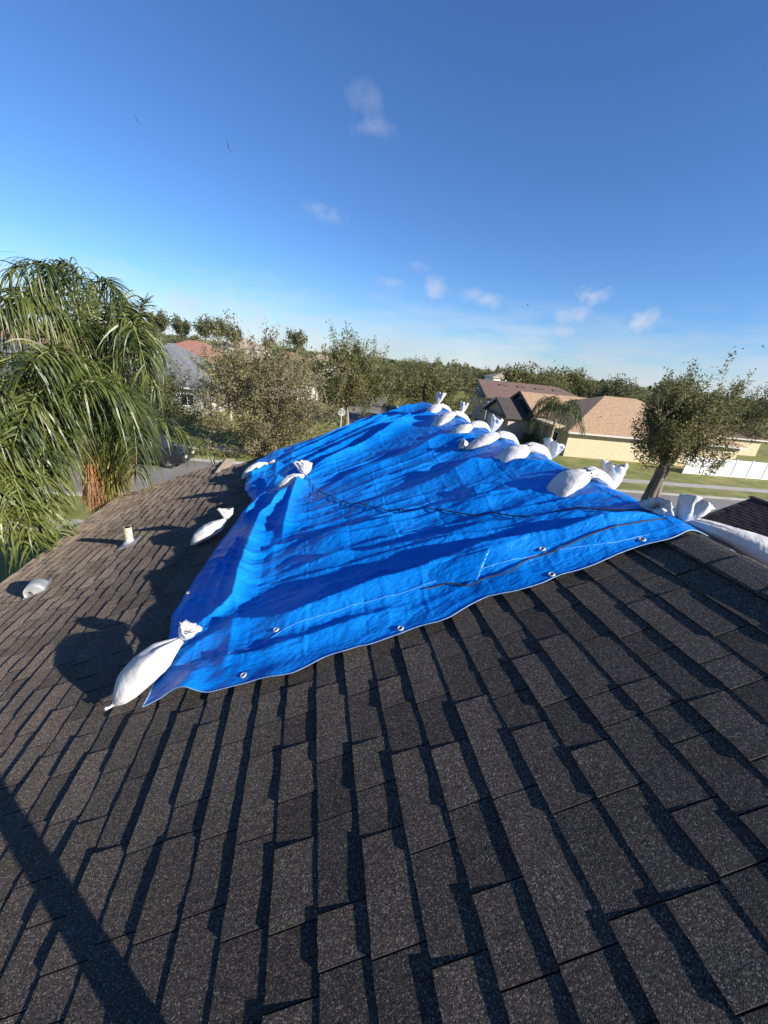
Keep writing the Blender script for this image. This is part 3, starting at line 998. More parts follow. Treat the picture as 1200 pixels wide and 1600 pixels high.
def bag_wrinkle(seed, kneck0, kneck1, amp=.10, base=.022):
    def wr(t, ph):
        a = kneck0 * max(0, 1 - t / .35) + kneck1 * max(0, (t - .5) / .5)
        k = 1 + amp * 1.3 * a * (np.abs(np.sin(5 * ph + seed + .6 * np.sin(3 * ph + seed))) * 2 - 1)
        k = k + 2 * base * vnoise(ph * 1.6 + seed, 0 * ph + t * 6, seed) + base * 1.3 * (1 - 2 * np.abs(vnoise(ph * 3.5 + seed, 0 * ph + t * 9, seed + 1)))
        return k
    return wr


def ear_mesh(P, d, size, seed, flat=.5, side=None, flare=.70):
    """crumpled flap of bag cloth beyond the tie"""
    r = random.Random(seed)
    d = np.array(d, float); d /= np.linalg.norm(d)
    side = np.array(side if side is not None else np.cross(d, (0, 0.3, 1)), float); side -= d * side.dot(d); side /= np.linalg.norm(side)
    nn = np.cross(d, side)
    ns, nphi = 18, 44
    ph = np.arange(nphi) * 2 * math.pi / nphi
    V = []; 
    for i in range(ns):
        t = i / (ns - 1)
        rad = size * (.10 + flare * (t ** .7) * (1 - .22 * t * t))
        k = 1 + t * (.16 * np.sin(3 * ph + seed) + .10 * np.sin(7 * ph + 2 * seed + 3 * t)) + (.25 + .75 * t) * (.14 * vnoise(np.cos(ph) * 2.3 + seed, np.sin(ph) * 2.3 + t * 3, seed) + .09 * (1 - 2 * np.abs(vnoise(np.cos(ph) * 4 + seed, np.sin(ph) * 4 + t * 7, seed + 7))))
        ax = size * (t + .07 * t * np.sin(2 * ph + seed * 2) + .05 * t * vnoise(ph * 4, 0 * ph + t * 6, seed + 3))
        bend = .18 * size * t * t
        V.append(np.array(P) + d * ax[:, None] + side * (rad * np.cos(ph) * k + bend)[:, None] + nn * (rad * flat * np.sin(ph) * k)[:, None])
    for q in (.62, .25):   # the mouth tucks in
        t = 1
        c = np.array(P) + d * size * (.86 if q > .5 else .62) + side * .18 * size
        V.append(c + (V[ns - 1] - (np.array(P) + d * size + side * .18 * size)) * q)
    n = len(V); f = []
    for i in range(n - 1):
        for j in range(nphi):
            k = (j + 1) % nphi
            f.append((i * nphi + j, i * nphi + k, (i + 1) * nphi + k, (i + 1) * nphi + j))
    f.append(tuple(range(nphi))); f.append(tuple((n - 1) * nphi + j for j in reversed(range(nphi))))
    return np.concatenate(V), f


def torus_at(P, d, r1, r2, sq=1.0):
    v, f = ring_mesh(r1, r2)
    q = Vector(d).normalized().to_track_quat('Z', 'Y')
    return [tuple(q @ Vector(p) + Vector(P)) for p in v], f


def bag_root(name, P, label):
    e = empty(name, P)
    return tag(e, label, 'sandbag', 'white sandbags holding down the tarp')


def rel(v, P):
    return np.asarray(v) - np.asarray(P)


def single_bag(label, pts, W, Hh, ear_dir, ear_size, seed, up, prof=None, nub=False, flat=.55, ear_flat=.6, tie_r=.02):
    """one bag: seam end first, tied neck last"""
    root = bag_root('sandbag', pts[0], label)
    n = 30
    path = resample([rel(p, pts[0]) for p in pts], n)
    t = np.linspace(0, 1, n)
    pw = np.interp(t, [0, .04, .12, .25, .5, .72, .85, .94, 1], [.10, .34, .66, .90, 1.0, .80, .46, .24, .16])
    phh = np.interp(t, [0, .04, .12, .25, .5, .72, .85, .94, 1], [.10, .22, .52, .84, 1.0, .84, .52, .30, .20])
    b = MB(); b.add(*loft(path, W * pw, Hh * phh, up, wr=bag_wrinkle(seed, .0, 2.0), flat=flat))
    body = b.build('bag_body', M_BAG, root, smooth=True)
    b = MB(); b.add(*ear_mesh(path[-1], ear_dir, ear_size, seed + 3, ear_flat)); b.build('tied_end', M_BAG, root, smooth=True)
    b = MB(); b.add(*torus_at(path[-1], path[-1] - path[-2], tie_r, .005)); b.build('tie', M_STRING, root, smooth=True)
    if nub:
        b = MB(); q = path[0]; b.tube([q, q + np.array([-.012, -.012, -.004]), q + np.array([-.03, -.015, -.010])], [.012, .006, .009], 8); b.build('seam_thread', M_BAG, root, smooth=True)
    return root


NA = (-math.sin(TH), 0, math.cos(TH))


def A_(x, y, h):
    """point h above the left slope"""
    return np.array([x, y, RZ - math.tan(TH) * (RX - x) + h])


# bag at the near left corner
single_bag('large white sandbag at the near left corner of the tarp', [A_(-.99, 1.70, .045), A_(-.90, 1.77, .095), A_(-.80, 1.87, .115), A_(-.70, 1.94, .14)], .118, .088, (.5, .15, .9), .095, 11, NA, nub=True, ear_flat=.9)
# bag on the bare shingles
single_bag('white sandbag lying alone on the bare shingles left of the tarp', [A_(-1.15, 3.70, .03), A_(-1.03, 3.71, .08), A_(-.90, 3.76, .095), A_(-.83, 3.82, .13)], .108, .082, (.10, .10, 1), .11, 23, NA, ear_flat=.6)
single_bag('white sandbag with upright tied end on the left of the tarp', [A_(-.36, 4.28, .10), A_(-.26, 4.24, .15), A_(-.15, 4.24, .165), A_(-.06, 4.27, .18)], .09, .08, (.02, .1, 1), .15, 37, NA, ear_flat=.6)
single_bag('slim white sandbag at the far left edge of the tarp', [A_(-.97, 5.60, .04), A_(-.86, 5.70, .085), A_(-.74, 5.78, .095), A_(-.62, 5.82, .09)], .095, .075, (.9, .2, .2), .10, 41, NA, ear_flat=.5)


def saddle_bag(label, L0, L1, Mid, R1_, R0, W, Hh, ear_at, ear_dir, ear_size, seed, m_tie=M_STRING, ear_flat=.5, waist=.42, left_gather=False):
    """bag cinched in the middle and laid over the ridge"""
    root = bag_root('sandbag', Mid, label)
    W, Hh = W * .74, Hh * .68
    ear_size *= .86
    pts = [rel(p, Mid) - np.array([0, 0, .012]) for p in (L0, L1, Mid, R1_, R0)]
    n = 56
    path = resample(pts, n)
    t = np.linspace(0, 1, n)
    a0 = .15 if left_gather else .10
    pw = np.interp(t, [0, .03, .09, .17, .30, .42, .50, .58, .72, .85, .93, .98, 1], [a0 if left_gather else .62, .50 if left_gather else .76, .74 if left_gather else .86, .92, 1.0, .74, waist, .70, .92, .84, .64, .5, .4])
    phh = np.interp(t, [0, .03, .09, .17, .30, .42, .50, .58, .72, .85, .93, .98, 1], [.05, .20, .46, .74, 1.0, .84, waist + .08, .80, .92, .70, .42, .22, .08])
    def wr(tt, ph):
        a = math.exp(-((tt - .5) / .10) ** 2) + (1.0 * math.exp(-(tt / .08) ** 2) if left_gather else 0) + .8 * math.exp(-((tt - 1) / .10) ** 2)
        k = 1 + .10 * a * (2 * np.abs(np.sin(5 * ph + seed + .8 * np.sin(2 * ph))) - 1)
        return k + .03 * vnoise(ph * 1.2 + seed, 0 * ph + tt * 5, seed) + .014 * (1 - 2 * np.abs(vnoise(ph * 4 + seed, 0 * ph + tt * 9, seed + 1))) + .010 * (1 - 2 * np.abs(vnoise(ph * 7 + seed, 0 * ph + tt * 24, seed + 2)))
    b = MB(); b.add(*loft(path, W * pw, Hh * phh, (0, 0, 1), wr=wr, flat=.6)); b.build('bag_body', M_BAG, root, smooth=True)
    mi = n // 2
    d = path[mi + 1] - path[mi - 1]
    # the tie follows the waist
    tb, tf = loft([path[mi] - d * .02, path[mi] + d * .02], [W * waist * 1.08] * 2, [Hh * (waist + .08) * 1.10] * 2, (0, 0, 1), nphi=24, flat=.6)
    ring = tb[:24]; ring = np.concatenate([ring, ring[:1]])
    b = MB(); b.tube(ring, .0045, 5); b.build('tie', m_tie, root, smooth=True)
    e = rel(ear_at, Mid)
    b = MB(); b.add(*ear_mesh(e, ear_dir, ear_size, seed + 5, ear_flat)); b.build('tied_end', M_BAG, root, smooth=True)
    return root


def RG(x, y, h):
    """point h above the roof near the ridge, either slope"""
    return np.array([x, y, RZ - math.tan(TH) * abs(x - RX) + h])


saddle_bag('farthest white sandbag on the ridge, at the peak of the tarp', RG(1.62, 5.52, .07), RG(1.74, 5.58, .11), RG(1.88, 5.70, .12), RG(2.0, 5.80, .10), RG(2.12, 5.9, .06), .13, .085, RG(1.84, 5.72, .12), (.25, .3, 1), .20, 51)
saddle_bag('second farthest white sandbag on the ridge with a small upright end', RG(1.56, 4.88, .06), RG(1.68, 4.92, .10), RG(1.86, 4.98, .12), RG(2.0, 5.03, .09), RG(2.13, 5.08, .04), .14, .09, RG(1.96, 5.02, .10), (.3, .1, 1), .18, 57)
saddle_bag('third farthest white sandbag on the ridge with a frilled upright end', RG(1.52, 4.14, .06), RG(1.65, 4.18, .095), RG(1.82, 4.26, .10), RG(1.97, 4.32, .10), RG(2.10, 4.36, .06), .13, .085, RG(2.12, 4.36, .06), (.35, -.05, 1), .22, 63)
saddle_bag('white sandbag on the ridge gathered into a knot at its left end', RG(1.52, 3.62, .08), RG(1.68, 3.60, .105), RG(1.84, 3.62, .11), RG(1.98, 3.66, .10), RG(2.14, 3.70, .03), .13, .09, RG(1.57, 3.64, .07), (-1, .05, .35), .10, 69, left_gather=True, ear_flat=.9)
saddle_bag('white sandbag on the ridge tied with red cord in the middle', RG(1.54, 2.97, .06), RG(1.68, 3.0, .105), RG(1.86, 3.05, .105), RG(2.0, 3.10, .10), RG(2.14, 3.14, .04), .145, .105, RG(2.14, 3.16, .06), (.3, .1, 1), .19, 75, m_tie=M_REDSTR, ear_flat=.8)
saddle_bag('nearest plump white sandbag on the ridge tied with black cord', RG(1.60, 2.22, .055), RG(1.72, 2.25, .105), RG(1.90, 2.28, .100), RG(2.02, 2.30, .080), RG(2.12, 2.32, .03), .14, .10, RG(2.15, 2.34, .035), (.10, .10, 1), .25, 81, ear_flat=.45)
# the long bag hanging beyond the ridge
root = bag_root('sandbag', RG(2.05, 1.52, .1), 'long white plastic sandbag hanging over the far side of the ridge')
c0 = RG(2.05, 1.52, .1)
path = resample([rel(p, c0) for p in (RG(1.97, 1.60, .07), RG(2.06, 1.50, .10), RG(2.15, 1.40, .11), RG(2.25, 1.30, .11), RG(2.33, 1.23, .08), RG(2.36, 1.20, .04))], 34)
t = np.linspace(0, 1, 34)
pw = np.interp(t, [0, .1, .3, .6, .8, .93, 1], [.10, .25, .50, .95, 1.0, .75, .2]) * .088
ph_ = np.interp(t, [0, .1, .3, .6, .8, .93, 1], [.14, .30, .55, .95, 1.0, .75, .2]) * .075
b = MB(); b.add(*loft(path, pw, ph_, (0, 0, 1), wr=bag_wrinkle(9, 2.2, .2, .12), flat=.8)); b.build('bag_body', M_BAG, root, smooth=True)
b = MB(); b.add(*ear_mesh(rel(RG(1.97, 1.60, .04), c0), (.30, .10, 1), .145, 92, .75)); b.build('tied_end', M_BAG, root, smooth=True)
b = MB(); b.add(*ear_mesh(rel(RG(1.94, 1.63, .05), c0), (-.75, .2, .45), .13, 97, .5)); b.build('tied_end', M_BAG, root, smooth=True)
b = MB(); b.add(*torus_at(rel(RG(1.97, 1.60, .07), c0), (1, -1, .2), .02, .005)); b.build('tie', M_STRING, root, smooth=True)

# ------------------------------------------------------------------ houses
def hip_roof(parent, name, x0, x1, y0, y1, ze, pitch, m, axis='x', hip0=True, hip1=True, fas=.18, fm=None, label=None):
    """closed roof solid over an eave rectangle; hip or gable at each end of the ridge"""
    if axis == 'x':
        h = (y1 - y0) / 2; r0 = x0 + (h if hip0 else 0); r1 = x1 - (h if hip1 else 0); yc = (y0 + y1) / 2
        rp = [(r0, yc, ze + pitch * h), (r1, yc, ze + pitch * h)]
        v = [(x0, y0, ze), (x1, y0, ze), (x1, y1, ze), (x0, y1, ze)] + rp
        f = [(0, 1, 5, 4), (2, 3, 4, 5)]
        ends = [(3, 0, 4), (1, 2, 5)]
    else:
        h = (x1 - x0) / 2; r0 = y0 + (h if hip0 else 0); r1 = y1 - (h if hip1 else 0); xc = (x0 + x1) / 2
        rp = [(xc, r0, ze + pitch * h), (xc, r1, ze + pitch * h)]
        v = [(x0, y0, ze), (x1, y0, ze), (x1, y1, ze), (x0, y1, ze)] + rp
        f = [(1, 2, 5, 4), (3, 0, 4, 5)]
        ends = [(0, 1, 4), (2, 3, 5)]
    b = MB()
    fs = f + [e for e, hp in zip(ends, (hip0, hip1)) if hp]
    b.add(v, fs)
    ro = b.build(name, m, parent)
    if label: ro['label'] = label
    # fascia + soffit
    b = MB()
    vv = [(x0, y0, ze), (x1, y0, ze), (x1, y1, ze), (x0, y1, ze)]
    b.add([(p[0], p[1], ze - .004) for p in vv] + [(p[0], p[1], ze - fas) for p in vv], [(0, 1, 5, 4), (1, 2, 6, 5), (2, 3, 7, 6), (3, 0, 4, 7), (4, 5, 6, 7)])
    b.build('fascia', fm or M_FASCIA, parent)
    return ro, rp


def gable_wall(parent, pts, m, t=.02, name='gable'):
    b = MB(); b.add(pts, [tuple(range(len(pts)))]); return b.build(name, m, parent)


def window(parent, x, y, z0, z1, w, axis, m=M_WHITE, out=-1):
    """framed window on a wall; axis = direction it faces ('x' or 'y')"""
    b = MB(); b2 = MB(); bm = MB()
    if axis == 'y':
        b.box(x - w / 2, x + w / 2, y + out * .05, y, z0, z1); b2.box(x - w / 2 + .07, x + w / 2 - .07, y + out * .062, y + out * .045, z0 + .07, z1 - .07)
        bm.box(x - .02, x + .02, y + out * .075, y + out * .055, z0 + .05, z1 - .05)
    else:
        b.box(x + out * .05, x, y - w / 2, y + w / 2, z0, z1); b2.box(x + out * .062, x + out * .045, y - w / 2 + .07, y + w / 2 - .07, z0 + .07, z1 - .07)
        bm.box(x + out * .075, x + out * .055, y - .02, y + .02, z0 + .05, z1 - .05)
    wn = b.build('window', m, parent); b2.build('pane', M_GLASS, wn); bm.build('mullion', m, wn)
    return wn


# --- neighbouring low roof on the right (dark brown, courses seen at a grazing angle)
bh = empty('brown_roof_house', (15.1, 0, 0))
tag(bh, 'low house next door with a dark brown shingle roof', 'house')
BX, BZ, BY1 = 15.1, 4.79, 10.18
b = MB(); b.box(-3.9, 3.9, -9, BY1 - .4, 0, 3.02); b.build('wall', M_BEIGE, bh)
gable_wall(bh, [(-3.9, BY1 - .41, 3.0), (3.9, BY1 - .41, 3.0), (0, BY1 - .41, BZ - .12)], M_BEIGE)
NCB = 33


def brown_slope(side):
    m4 = slope_empty_matrix(side).copy()
    m4[0][3] = 0; m4[2][3] = BZ
    b = MB(); xs = (-BY1, 9.4) if side < 0 else (-9.4, BY1)
    b.box(xs[0], xs[1], -NCB * EXPO, 0, -.14, -.004)
    o = b.build('roof', M_TRIM, bh); o.matrix_local = m4
    its = []
    for c in range(NCB):
        for (y, wi, kind, var) in course_layout(-9.3 if side < 0 else -9.3, BY1 - .28, 9000 + c + (100 if side > 0 else 0)):
            its.append((0, (c + 1) * EXPO, y, wi, kind, var))
    merge_pieces(its, o, side, m=M_BROWN)
    return o


brown_slope(-1); brown_slope(1)
bc = [cap_mesh(30 + i, M_BROWN) for i in range(2)]
y = -9.2; k = 0
while y < BY1 - .2:
    o = new_obj('ridge_cap', bc[k % 2], bh); o.location = (0, y, BZ + .004); y += .215; k += 1

# --- corner house across the street (tan roof, yellow walls)
HR = empty('corner_house', (0, 0, 0), SR)
tag(HR, 'pale yellow house with sunlit tan shingle roof across the street', 'house')
b = MB(); b.box(23.6, 44, 39.3, 55.3, 0, 2.72); b.build('wall', M_CREAM, HR)
hip_roof(HR, 'roof', 23.1, 44.5, 38.75, 55.9, 2.72, 5 / 12, M_TANROOF, 'x', True, True, fm=M_FASCIA)
# middle wing with a gable facing the side street
b = MB(); b.box(23.1, 32, 46.6, 56.6, 0, 3.28); b.build('wall', M_CREAM, HR)
hip_roof(HR, 'roof', 22.55, 33.5, 46.0, 57.2, 3.3, 5 / 12, M_TANROOF, 'x', False, False, fm=M_TRIM)
gable_wall(HR, [(23.08, 46.6, 3.25), (23.08, 56.6, 3.25), (23.08, 51.6, 3.25 + 5 * 5 / 12)], M_SIDING)
for k in range(11):
    yy = 47.2 + k * .85
    top = 3.3 + (5 - abs(yy - 51.6)) * 5 / 12 - .25
    if top > 3.5:
        b = MB(); b.box(23.02, 23.06, yy - .05, yy + .05, 3.3, top); b.build('batten', M_FASCIA, HR)
for s in (0, 1):   # barge boards on the gable
    b = MB(); ya, yb_ = (46.0, 51.6) if s == 0 else (57.2, 51.6)
    za, zb = 3.3, 3.3 + 5.6 * 5 / 12
    b.add([(22.50, ya, za - .28), (22.50, yb_, zb - .28), (22.50, yb_, zb + .05), (22.50, ya, za + .05), (22.62, ya, za - .28), (22.62, yb_, zb - .28), (22.62, yb_, zb + .05), (22.62, ya, za + .05)],
          [(0, 1, 2, 3), (7, 6, 5, 4), (0, 4, 5, 1), (3, 2, 6, 7), (0, 3, 7, 4), (1, 5, 6, 2)])
    b.build('barge_board', M_TRIM, HR)
# garage wing in front of it, gable to the side street, in shade
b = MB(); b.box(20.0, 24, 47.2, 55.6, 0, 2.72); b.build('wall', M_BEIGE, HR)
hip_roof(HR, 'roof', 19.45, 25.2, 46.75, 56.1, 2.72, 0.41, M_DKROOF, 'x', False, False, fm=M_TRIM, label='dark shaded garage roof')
gable_wall(HR, [(19.98, 47.2, 2.7), (19.98, 55.6, 2.7), (19.98, 51.42, 2.7 + 4.2 * .41)], M_BEIGE)
b = MB(); b.box(19.90, 19.99, 48.6, 54.2, .02, 2.25); gd = b.build('garage_door', M_WHITE, HR)
for k in range(4):
    b = MB(); b.box(19.87, 19.895, 48.65, 54.15, .06 + k * .55, .56 + k * .55); b.build('door_panel', M_WHITE, gd)
for s in (0, 1):
    b = MB(); ya, yb_ = (46.75, 51.42) if s == 0 else (56.1, 51.42)
    za, zb = 2.72, 2.72 + 4.675 * .41
    b.add([(19.40, ya, za - .26), (19.40, yb_, zb - .26), (19.40, yb_, zb + .05), (19.40, ya, za + .05), (19.52, ya, za - .26), (19.52, yb_, zb - .26), (19.52, yb_, zb + .05), (19.52, ya, za + .05)],
          [(0, 1, 2, 3), (7, 6, 5, 4), (0, 4, 5, 1), (3, 2, 6, 7), (0, 3, 7, 4), (1, 5, 6, 2)])
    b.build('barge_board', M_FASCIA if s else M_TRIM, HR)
# entry piers and windows in the shaded recess
for (u_, v_) in ((22.6, 45.9), (23.3, 44.2), (23.4, 42.6)):
    b = MB(); b.box(u_ - .22, u_ + .22, v_ - .22, v_ + .22, 0, 3.0); b.build('porch_pier', M_CREAM, HR)
b = MB(); b.box(22.4, 24.6, 40.6, 46.3, 2.75, 3.02); b.build('porch_beam', M_CREAM, HR)
window(HR, 23.6, 42.0, .9, 2.2, 1.3, 'x')
window(HR, 23.6, 44.6, .9, 2.2, 1.3, 'x')
b = MB(); b.box(23.1, 44.5, 38.62, 38.75, 2.55, 2.68); b.build('gutter', M_FASCIA, HR)
b = MB(); b.box(27, 27.03, 43, 43.18, 4.62, 4.70); b.box(28.4, 28.43, 42, 42.18, 4.2, 4.28); b.build('roof_jack', M_DKROOF, HR)

# --- brown roofed house behind it
H2 = empty('brown_house', (0, 0, 0), SR)
tag(H2, 'brown roofed house with a dark gable behind the corner house', 'house')
b = MB(); b.box(21.8, 40, 60.8, 71.4, 0, 3.9); b.build('wall', M_BEIGE, H2)
hip_roof(H2, 'roof', 21.2, 41, 60.2, 72.0, 3.9, .40, M_BRNROOF, 'x', False, True, fm=M_TRIM)
gable_wall(H2, [(21.78, 60.8, 3.88), (21.78, 71.4, 3.88), (21.78, 66.1, 3.88 + 5.3 * .4)], M_SIDING)
for s in (0, 1):
    b = MB(); ya, yb_ = (60.2, 66.1) if s == 0 else (72.0, 66.1); za, zb = 3.9, 3.9 + 5.9 * .4
    b.add([(21.1, ya, za - .3), (21.1, yb_, zb - .3), (21.1, yb_, zb + .05), (21.1, ya, za + .05), (21.25, ya, za - .3), (21.25, yb_, zb - .3), (21.25, yb_, zb + .05), (21.25, ya, za + .05)],
          [(0, 1, 2, 3), (7, 6, 5, 4), (0, 4, 5, 1), (3, 2, 6, 7), (0, 3, 7, 4), (1, 5, 6, 2)])
    b.build('barge_board', M_TRIM, H2)
for k in range(4):
    u_ = 25.2 + k * 3.1
    b = MB(); b.box(u_ - .7, u_ + .7, 64.3, 65.0, 5.50, 5.78); b.build('roof_vent', M_TRIM, H2)
window(H2, 21.8, 63, 1.2, 2.5, 1.4, 'x'); window(H2, 21.8, 69, 1.2, 2.5, 1.4, 'x')


def simple_house(label, x0, x1, y0, y1, ze, pitch, wm, rm, axis='x', h0=True, h1=True, rz=SR, wins=(), name='house', loc=(0, 0, 0)):
    hh = empty(name, loc, rz); tag(hh, label, 'house')
    o = .5
    b = MB(); b.box(x0 + o, x1 - o, y0 + o, y1 - o, 0, ze); b.build('wall', wm, hh)
    _, rp = hip_roof(hh, 'roof', x0, x1, y0, y1, ze, pitch, rm, axis, h0, h1)
    # ridge cap strip
    a, c = np.array(rp[0]), np.array(rp[1])
    b = MB(); b.tube([a + (0, 0, .01), c + (0, 0, .01)], .09, 6); b.build('ridge_cap', rm, hh)
    for (x, y, z0, z1, w, ax, ot) in wins: window(hh, x, y, z0, z1, w, ax, out=ot)
    return hh


# house across the side road, far right, behind the fence
simple_house('small house behind the white fence at the right', 47, 60, 50, 62, 2.4, .4, M_CREAM, M_BRNROOF, wins=[(52, 50.5, .8, 2, 1.2, 'y', -1)])
# left side of the street
gh = simple_house('house with a dark grey shingle roof on the left', -29, -14.6, 45.0, 61.5, 2.9, .56, M_GREYWALL, M_GREYROOF, 'y', True, True, wins=[(-17.5, 45.5, .9, 2.2, 1.4, 'y', -1), (-23, 45.5, .9, 2.2, 1.6, 'y', -1)])
simple_house('house with a reddish brown roof behind the grey roofed one', -37, -16.5, 66, 84, 3.2, .46, M_BEIGE, M_REDROOF, 'x', True, True, wins=[(-19, 66.5, 1, 2.3, 1.4, 'y', -1)])
simple_house('beige roofed house beyond the reddish roof', -33, -15, 90, 106, 3.4, .45, M_WHITE, M_TANTILE, 'x', True, True)
simple_house('two storey beige house with pale walls on the left skyline', -40, -26, 128, 142, 6.6, .40, M_WHITE, M_TANTILE, 'x', True, True, wins=[(-36, 128.5, 4.2, 5.8, 1.4, 'y', -1), (-31, 128.5, 4.2, 5.8, 1.4, 'y', -1)])
simple_house('distant reddish roofed house left of the big street tree', -24, -10, 112, 124, 4.2, .42, M_WHITE, M_REDROOF, 'x', True, True)
simple_house('distant tan roofed house beside the tall pine', -16, -2, 130, 142, 4.2, .42, M_WHITE, M_TANTILE, 'x', True, True)
simple_house('grey roofed house half hidden behind the palm', -48, -30.5, 40, 56, 2.9, .42, M_GREYWALL, M_GREYROOF, 'x', True, True)
simple_house('reddish roofed house with cream wall far behind the palm', -64, -38, 64, 80, 4.0, .36, M_CREAM, M_REDROOF, 'x', True, True, wins=[(-50, 64.5, 1.5, 3, 1.5, 'y', -1)])
simple_house('cream two storey house on the skyline above the brown roof', 46, 58, 128, 138, 5.6, .36, M_WHITE, M_TANTILE, 'x', True, True)
simple_house('pale house beside the side road behind the stop sign', -16, -4.5, 66, 80, 3.0, .42, M_WHITE, M_TANTILE, 'y', True, True, wins=[(-10, 66.5, .8, 2.1, 1.4, 'y', -1)])

# ------------------------------------------------------------------ fence
fe = empty('vinyl_fence', uv(34.6, 35.5), SR)
tag(fe, 'white vinyl privacy fence on the lawn at the right', 'fence')
b = MB(); b.box(0, 1.70, -.02, .02, .06, 1.76); b.box(0, 1.70, -.035, .035, 1.70, 1.80); b.box(0, 1.70, -.035, .035, .04, .16)
fp0 = b.build('panel', M_VINYL, fe)
b = MB(); b.box(-.065, .065, -.065, .065, 0, 1.86); b.add([(-.085, -.085, 1.86), (.085, -.085, 1.86), (.085, .085, 1.86), (-.085, .085, 1.86), (0, 0, 1.94)], [(0, 1, 4), (1, 2, 4), (2, 3, 4), (3, 0, 4), (3, 2, 1, 0)])
fq0 = b.build('post', M_VINYL, fe)
b = MB()
for k in range(11): b.box(.08 + k * .156, .086 + k * .156, -.024, -.0195, .17, 1.69)
fg0 = b.build('board_groove', M_FASCIA, fp0)
for k in range(13):
    for src in (fp0, fq0):
        o = src if k == 0 else src.copy()
        if k: COL.objects.link(o); o.parent = fe
        o.location = (k * 1.83 + (.07 if src is fp0 else 0), 0, 0)
        if src is fp0 and k:
            g_ = fg0.copy(); COL.objects.link(g_); g_.parent = o

# ------------------------------------------------------------------ trees
def rand_dirs(n, r):
    v = r.normal(size=(n, 3)); return v / np.linalg.norm(v, axis=1)[:, None]


def tree_parts(seed, rx, ry, rz, hc, trunk_h, trunk_r, n_clump, n_leaf, leaf, clump_r, up=.6, stems=1, gap=.35, lean=(0, 0), shell=2.0, bare=0.0, spread=2.2, spike=1.15):
    """returns (wood MB, leaf quads). Crown = clumps of leaves on twigs inside an uneven ellipsoid"""
    r = np.random.default_rng(seed)
    # clump centres
    d = rand_dirs(n_clump * 3, r); rad = r.random(n_clump * 3) ** (1 / shell)
    az = np.arctan2(d[:, 1], d[:, 0])
    lump = 1 + .20 * np.sin(az * 3 + seed) + .14 * np.sin(az * 5 + seed * 2 + d[:, 2] * 4)
    p = d * rad[:, None] * lump[:, None]
    n1 = vnoise(p[:, 0] * 2.3 + 7, p[:, 1] * 2.3 + p[:, 2] * 1.9, seed)
    p = p[n1 > -gap - r.random(len(p)) * .5][:n_clump]
    c = p * np.array([rx, ry, rz]) + np.array([lean[0], lean[1], hc])
    c[:, 2] = np.maximum(c[:, 2], .35)
    wood = MB()
    base = []
    for s in range(stems):
        a = 2 * math.pi * s / max(1, stems) + seed
        off = np.array([math.cos(a), math.sin(a), 0]) * (trunk_r * .62 if stems > 1 else 0)
        top = np.array([lean[0] * .5, lean[1] * .5, trunk_h]) + off * spread
        P = resample([off, off * 1.2 + np.array([lean[0] * .15, lean[1] * .15, trunk_h * .5]), top], 7)
        P[1:-1] += r.normal(size=(5, 3)) * trunk_r * .12
        k = 1.0 / math.sqrt(stems)
        wood.tube(P, np.linspace(trunk_r * 1.25 * k, trunk_r * .75 * k, 7), 9)
        base.append(top)
    # limbs
    nl = max(6, min(16, n_clump // 14))
    limbs = []
    ids = r.choice(len(c), nl, replace=False)
    for i in ids:
        b0 = base[r.integers(len(base))]
        e = c[i] * .92 + b0 * .08
        mid = (b0 + e) / 2 + np.array([0, 0, .12 * np.linalg.norm(e - b0)]) + r.normal(size=3) * .12
        P = resample([b0, mid, e], 8)
        wood.tube(P, np.linspace(trunk_r * .5 / math.sqrt(stems), .02, 8), 6)
        limbs.append(P)
    LP = np.concatenate(limbs)
    # twigs
    for q in c:
        dd = np.linalg.norm(LP - q, axis=1) + .4 * np.maximum(0, LP[:, 2] - q[2])
        s = LP[np.argmin(dd)]
        mid = (s + q) / 2 + r.normal(size=3) * .08 + np.array([0, 0, -.04])
        wood.tube([s, mid, q + (q - s) * .12], [.022, .014, .006], 3, caps=False)
    # leaves
    cen = np.array([lean[0], lean[1], hc * .75])
    od = c - cen; od /= np.linalg.norm(od, axis=1)[:, None] + 1e-9
    od = od * (1 - up) + np.array([0, 0, up]); od /= np.linalg.norm(od, axis=1)[:, None]
    nper = max(4, n_leaf // len(c))
    keep = r.random(len(c)) > bare
    cc = np.repeat(c[keep], nper, 0); oo = np.repeat(od[keep], nper, 0)
    n = len(cc)
    pos = cc + oo * (np.clip(r.normal(size=n), -1.7, 1.7) * clump_r * spike)[:, None] + r.normal(size=(n, 3)) * clump_r * .55
    pos[:, 2] = np.maximum(pos[:, 2], .1)
    ld = rand_dirs(n, r) + oo * .5; ld /= np.linalg.norm(ld, axis=1)[:, None]
    wd = np.cross(ld, rand_dirs(n, r)); wd /= np.linalg.norm(wd, axis=1)[:, None] + 1e-9
    l = leaf * (.6 + .8 * r.random(n))[:, None]
    q = np.stack([pos, pos + ld * l * .5 + wd * l * .27, pos + ld * l, pos + ld * l * .5 - wd * l * .27], 1)
    return wood, q


def tree(name, label, base, mat_leaf, cat='tree', group=None, mat_wood=None, extra=None, **kw):
    root = empty(name, base); tag(root, label, cat, group)
    w, q = tree_parts(**kw)
    w.build('trunk', mat_wood or M_BARK, root, smooth=True)
    if extra is not None: q = np.concatenate([q, extra])
    new_obj('crown', quads_mesh('crown', q, 4, mat_leaf), root)
    return root


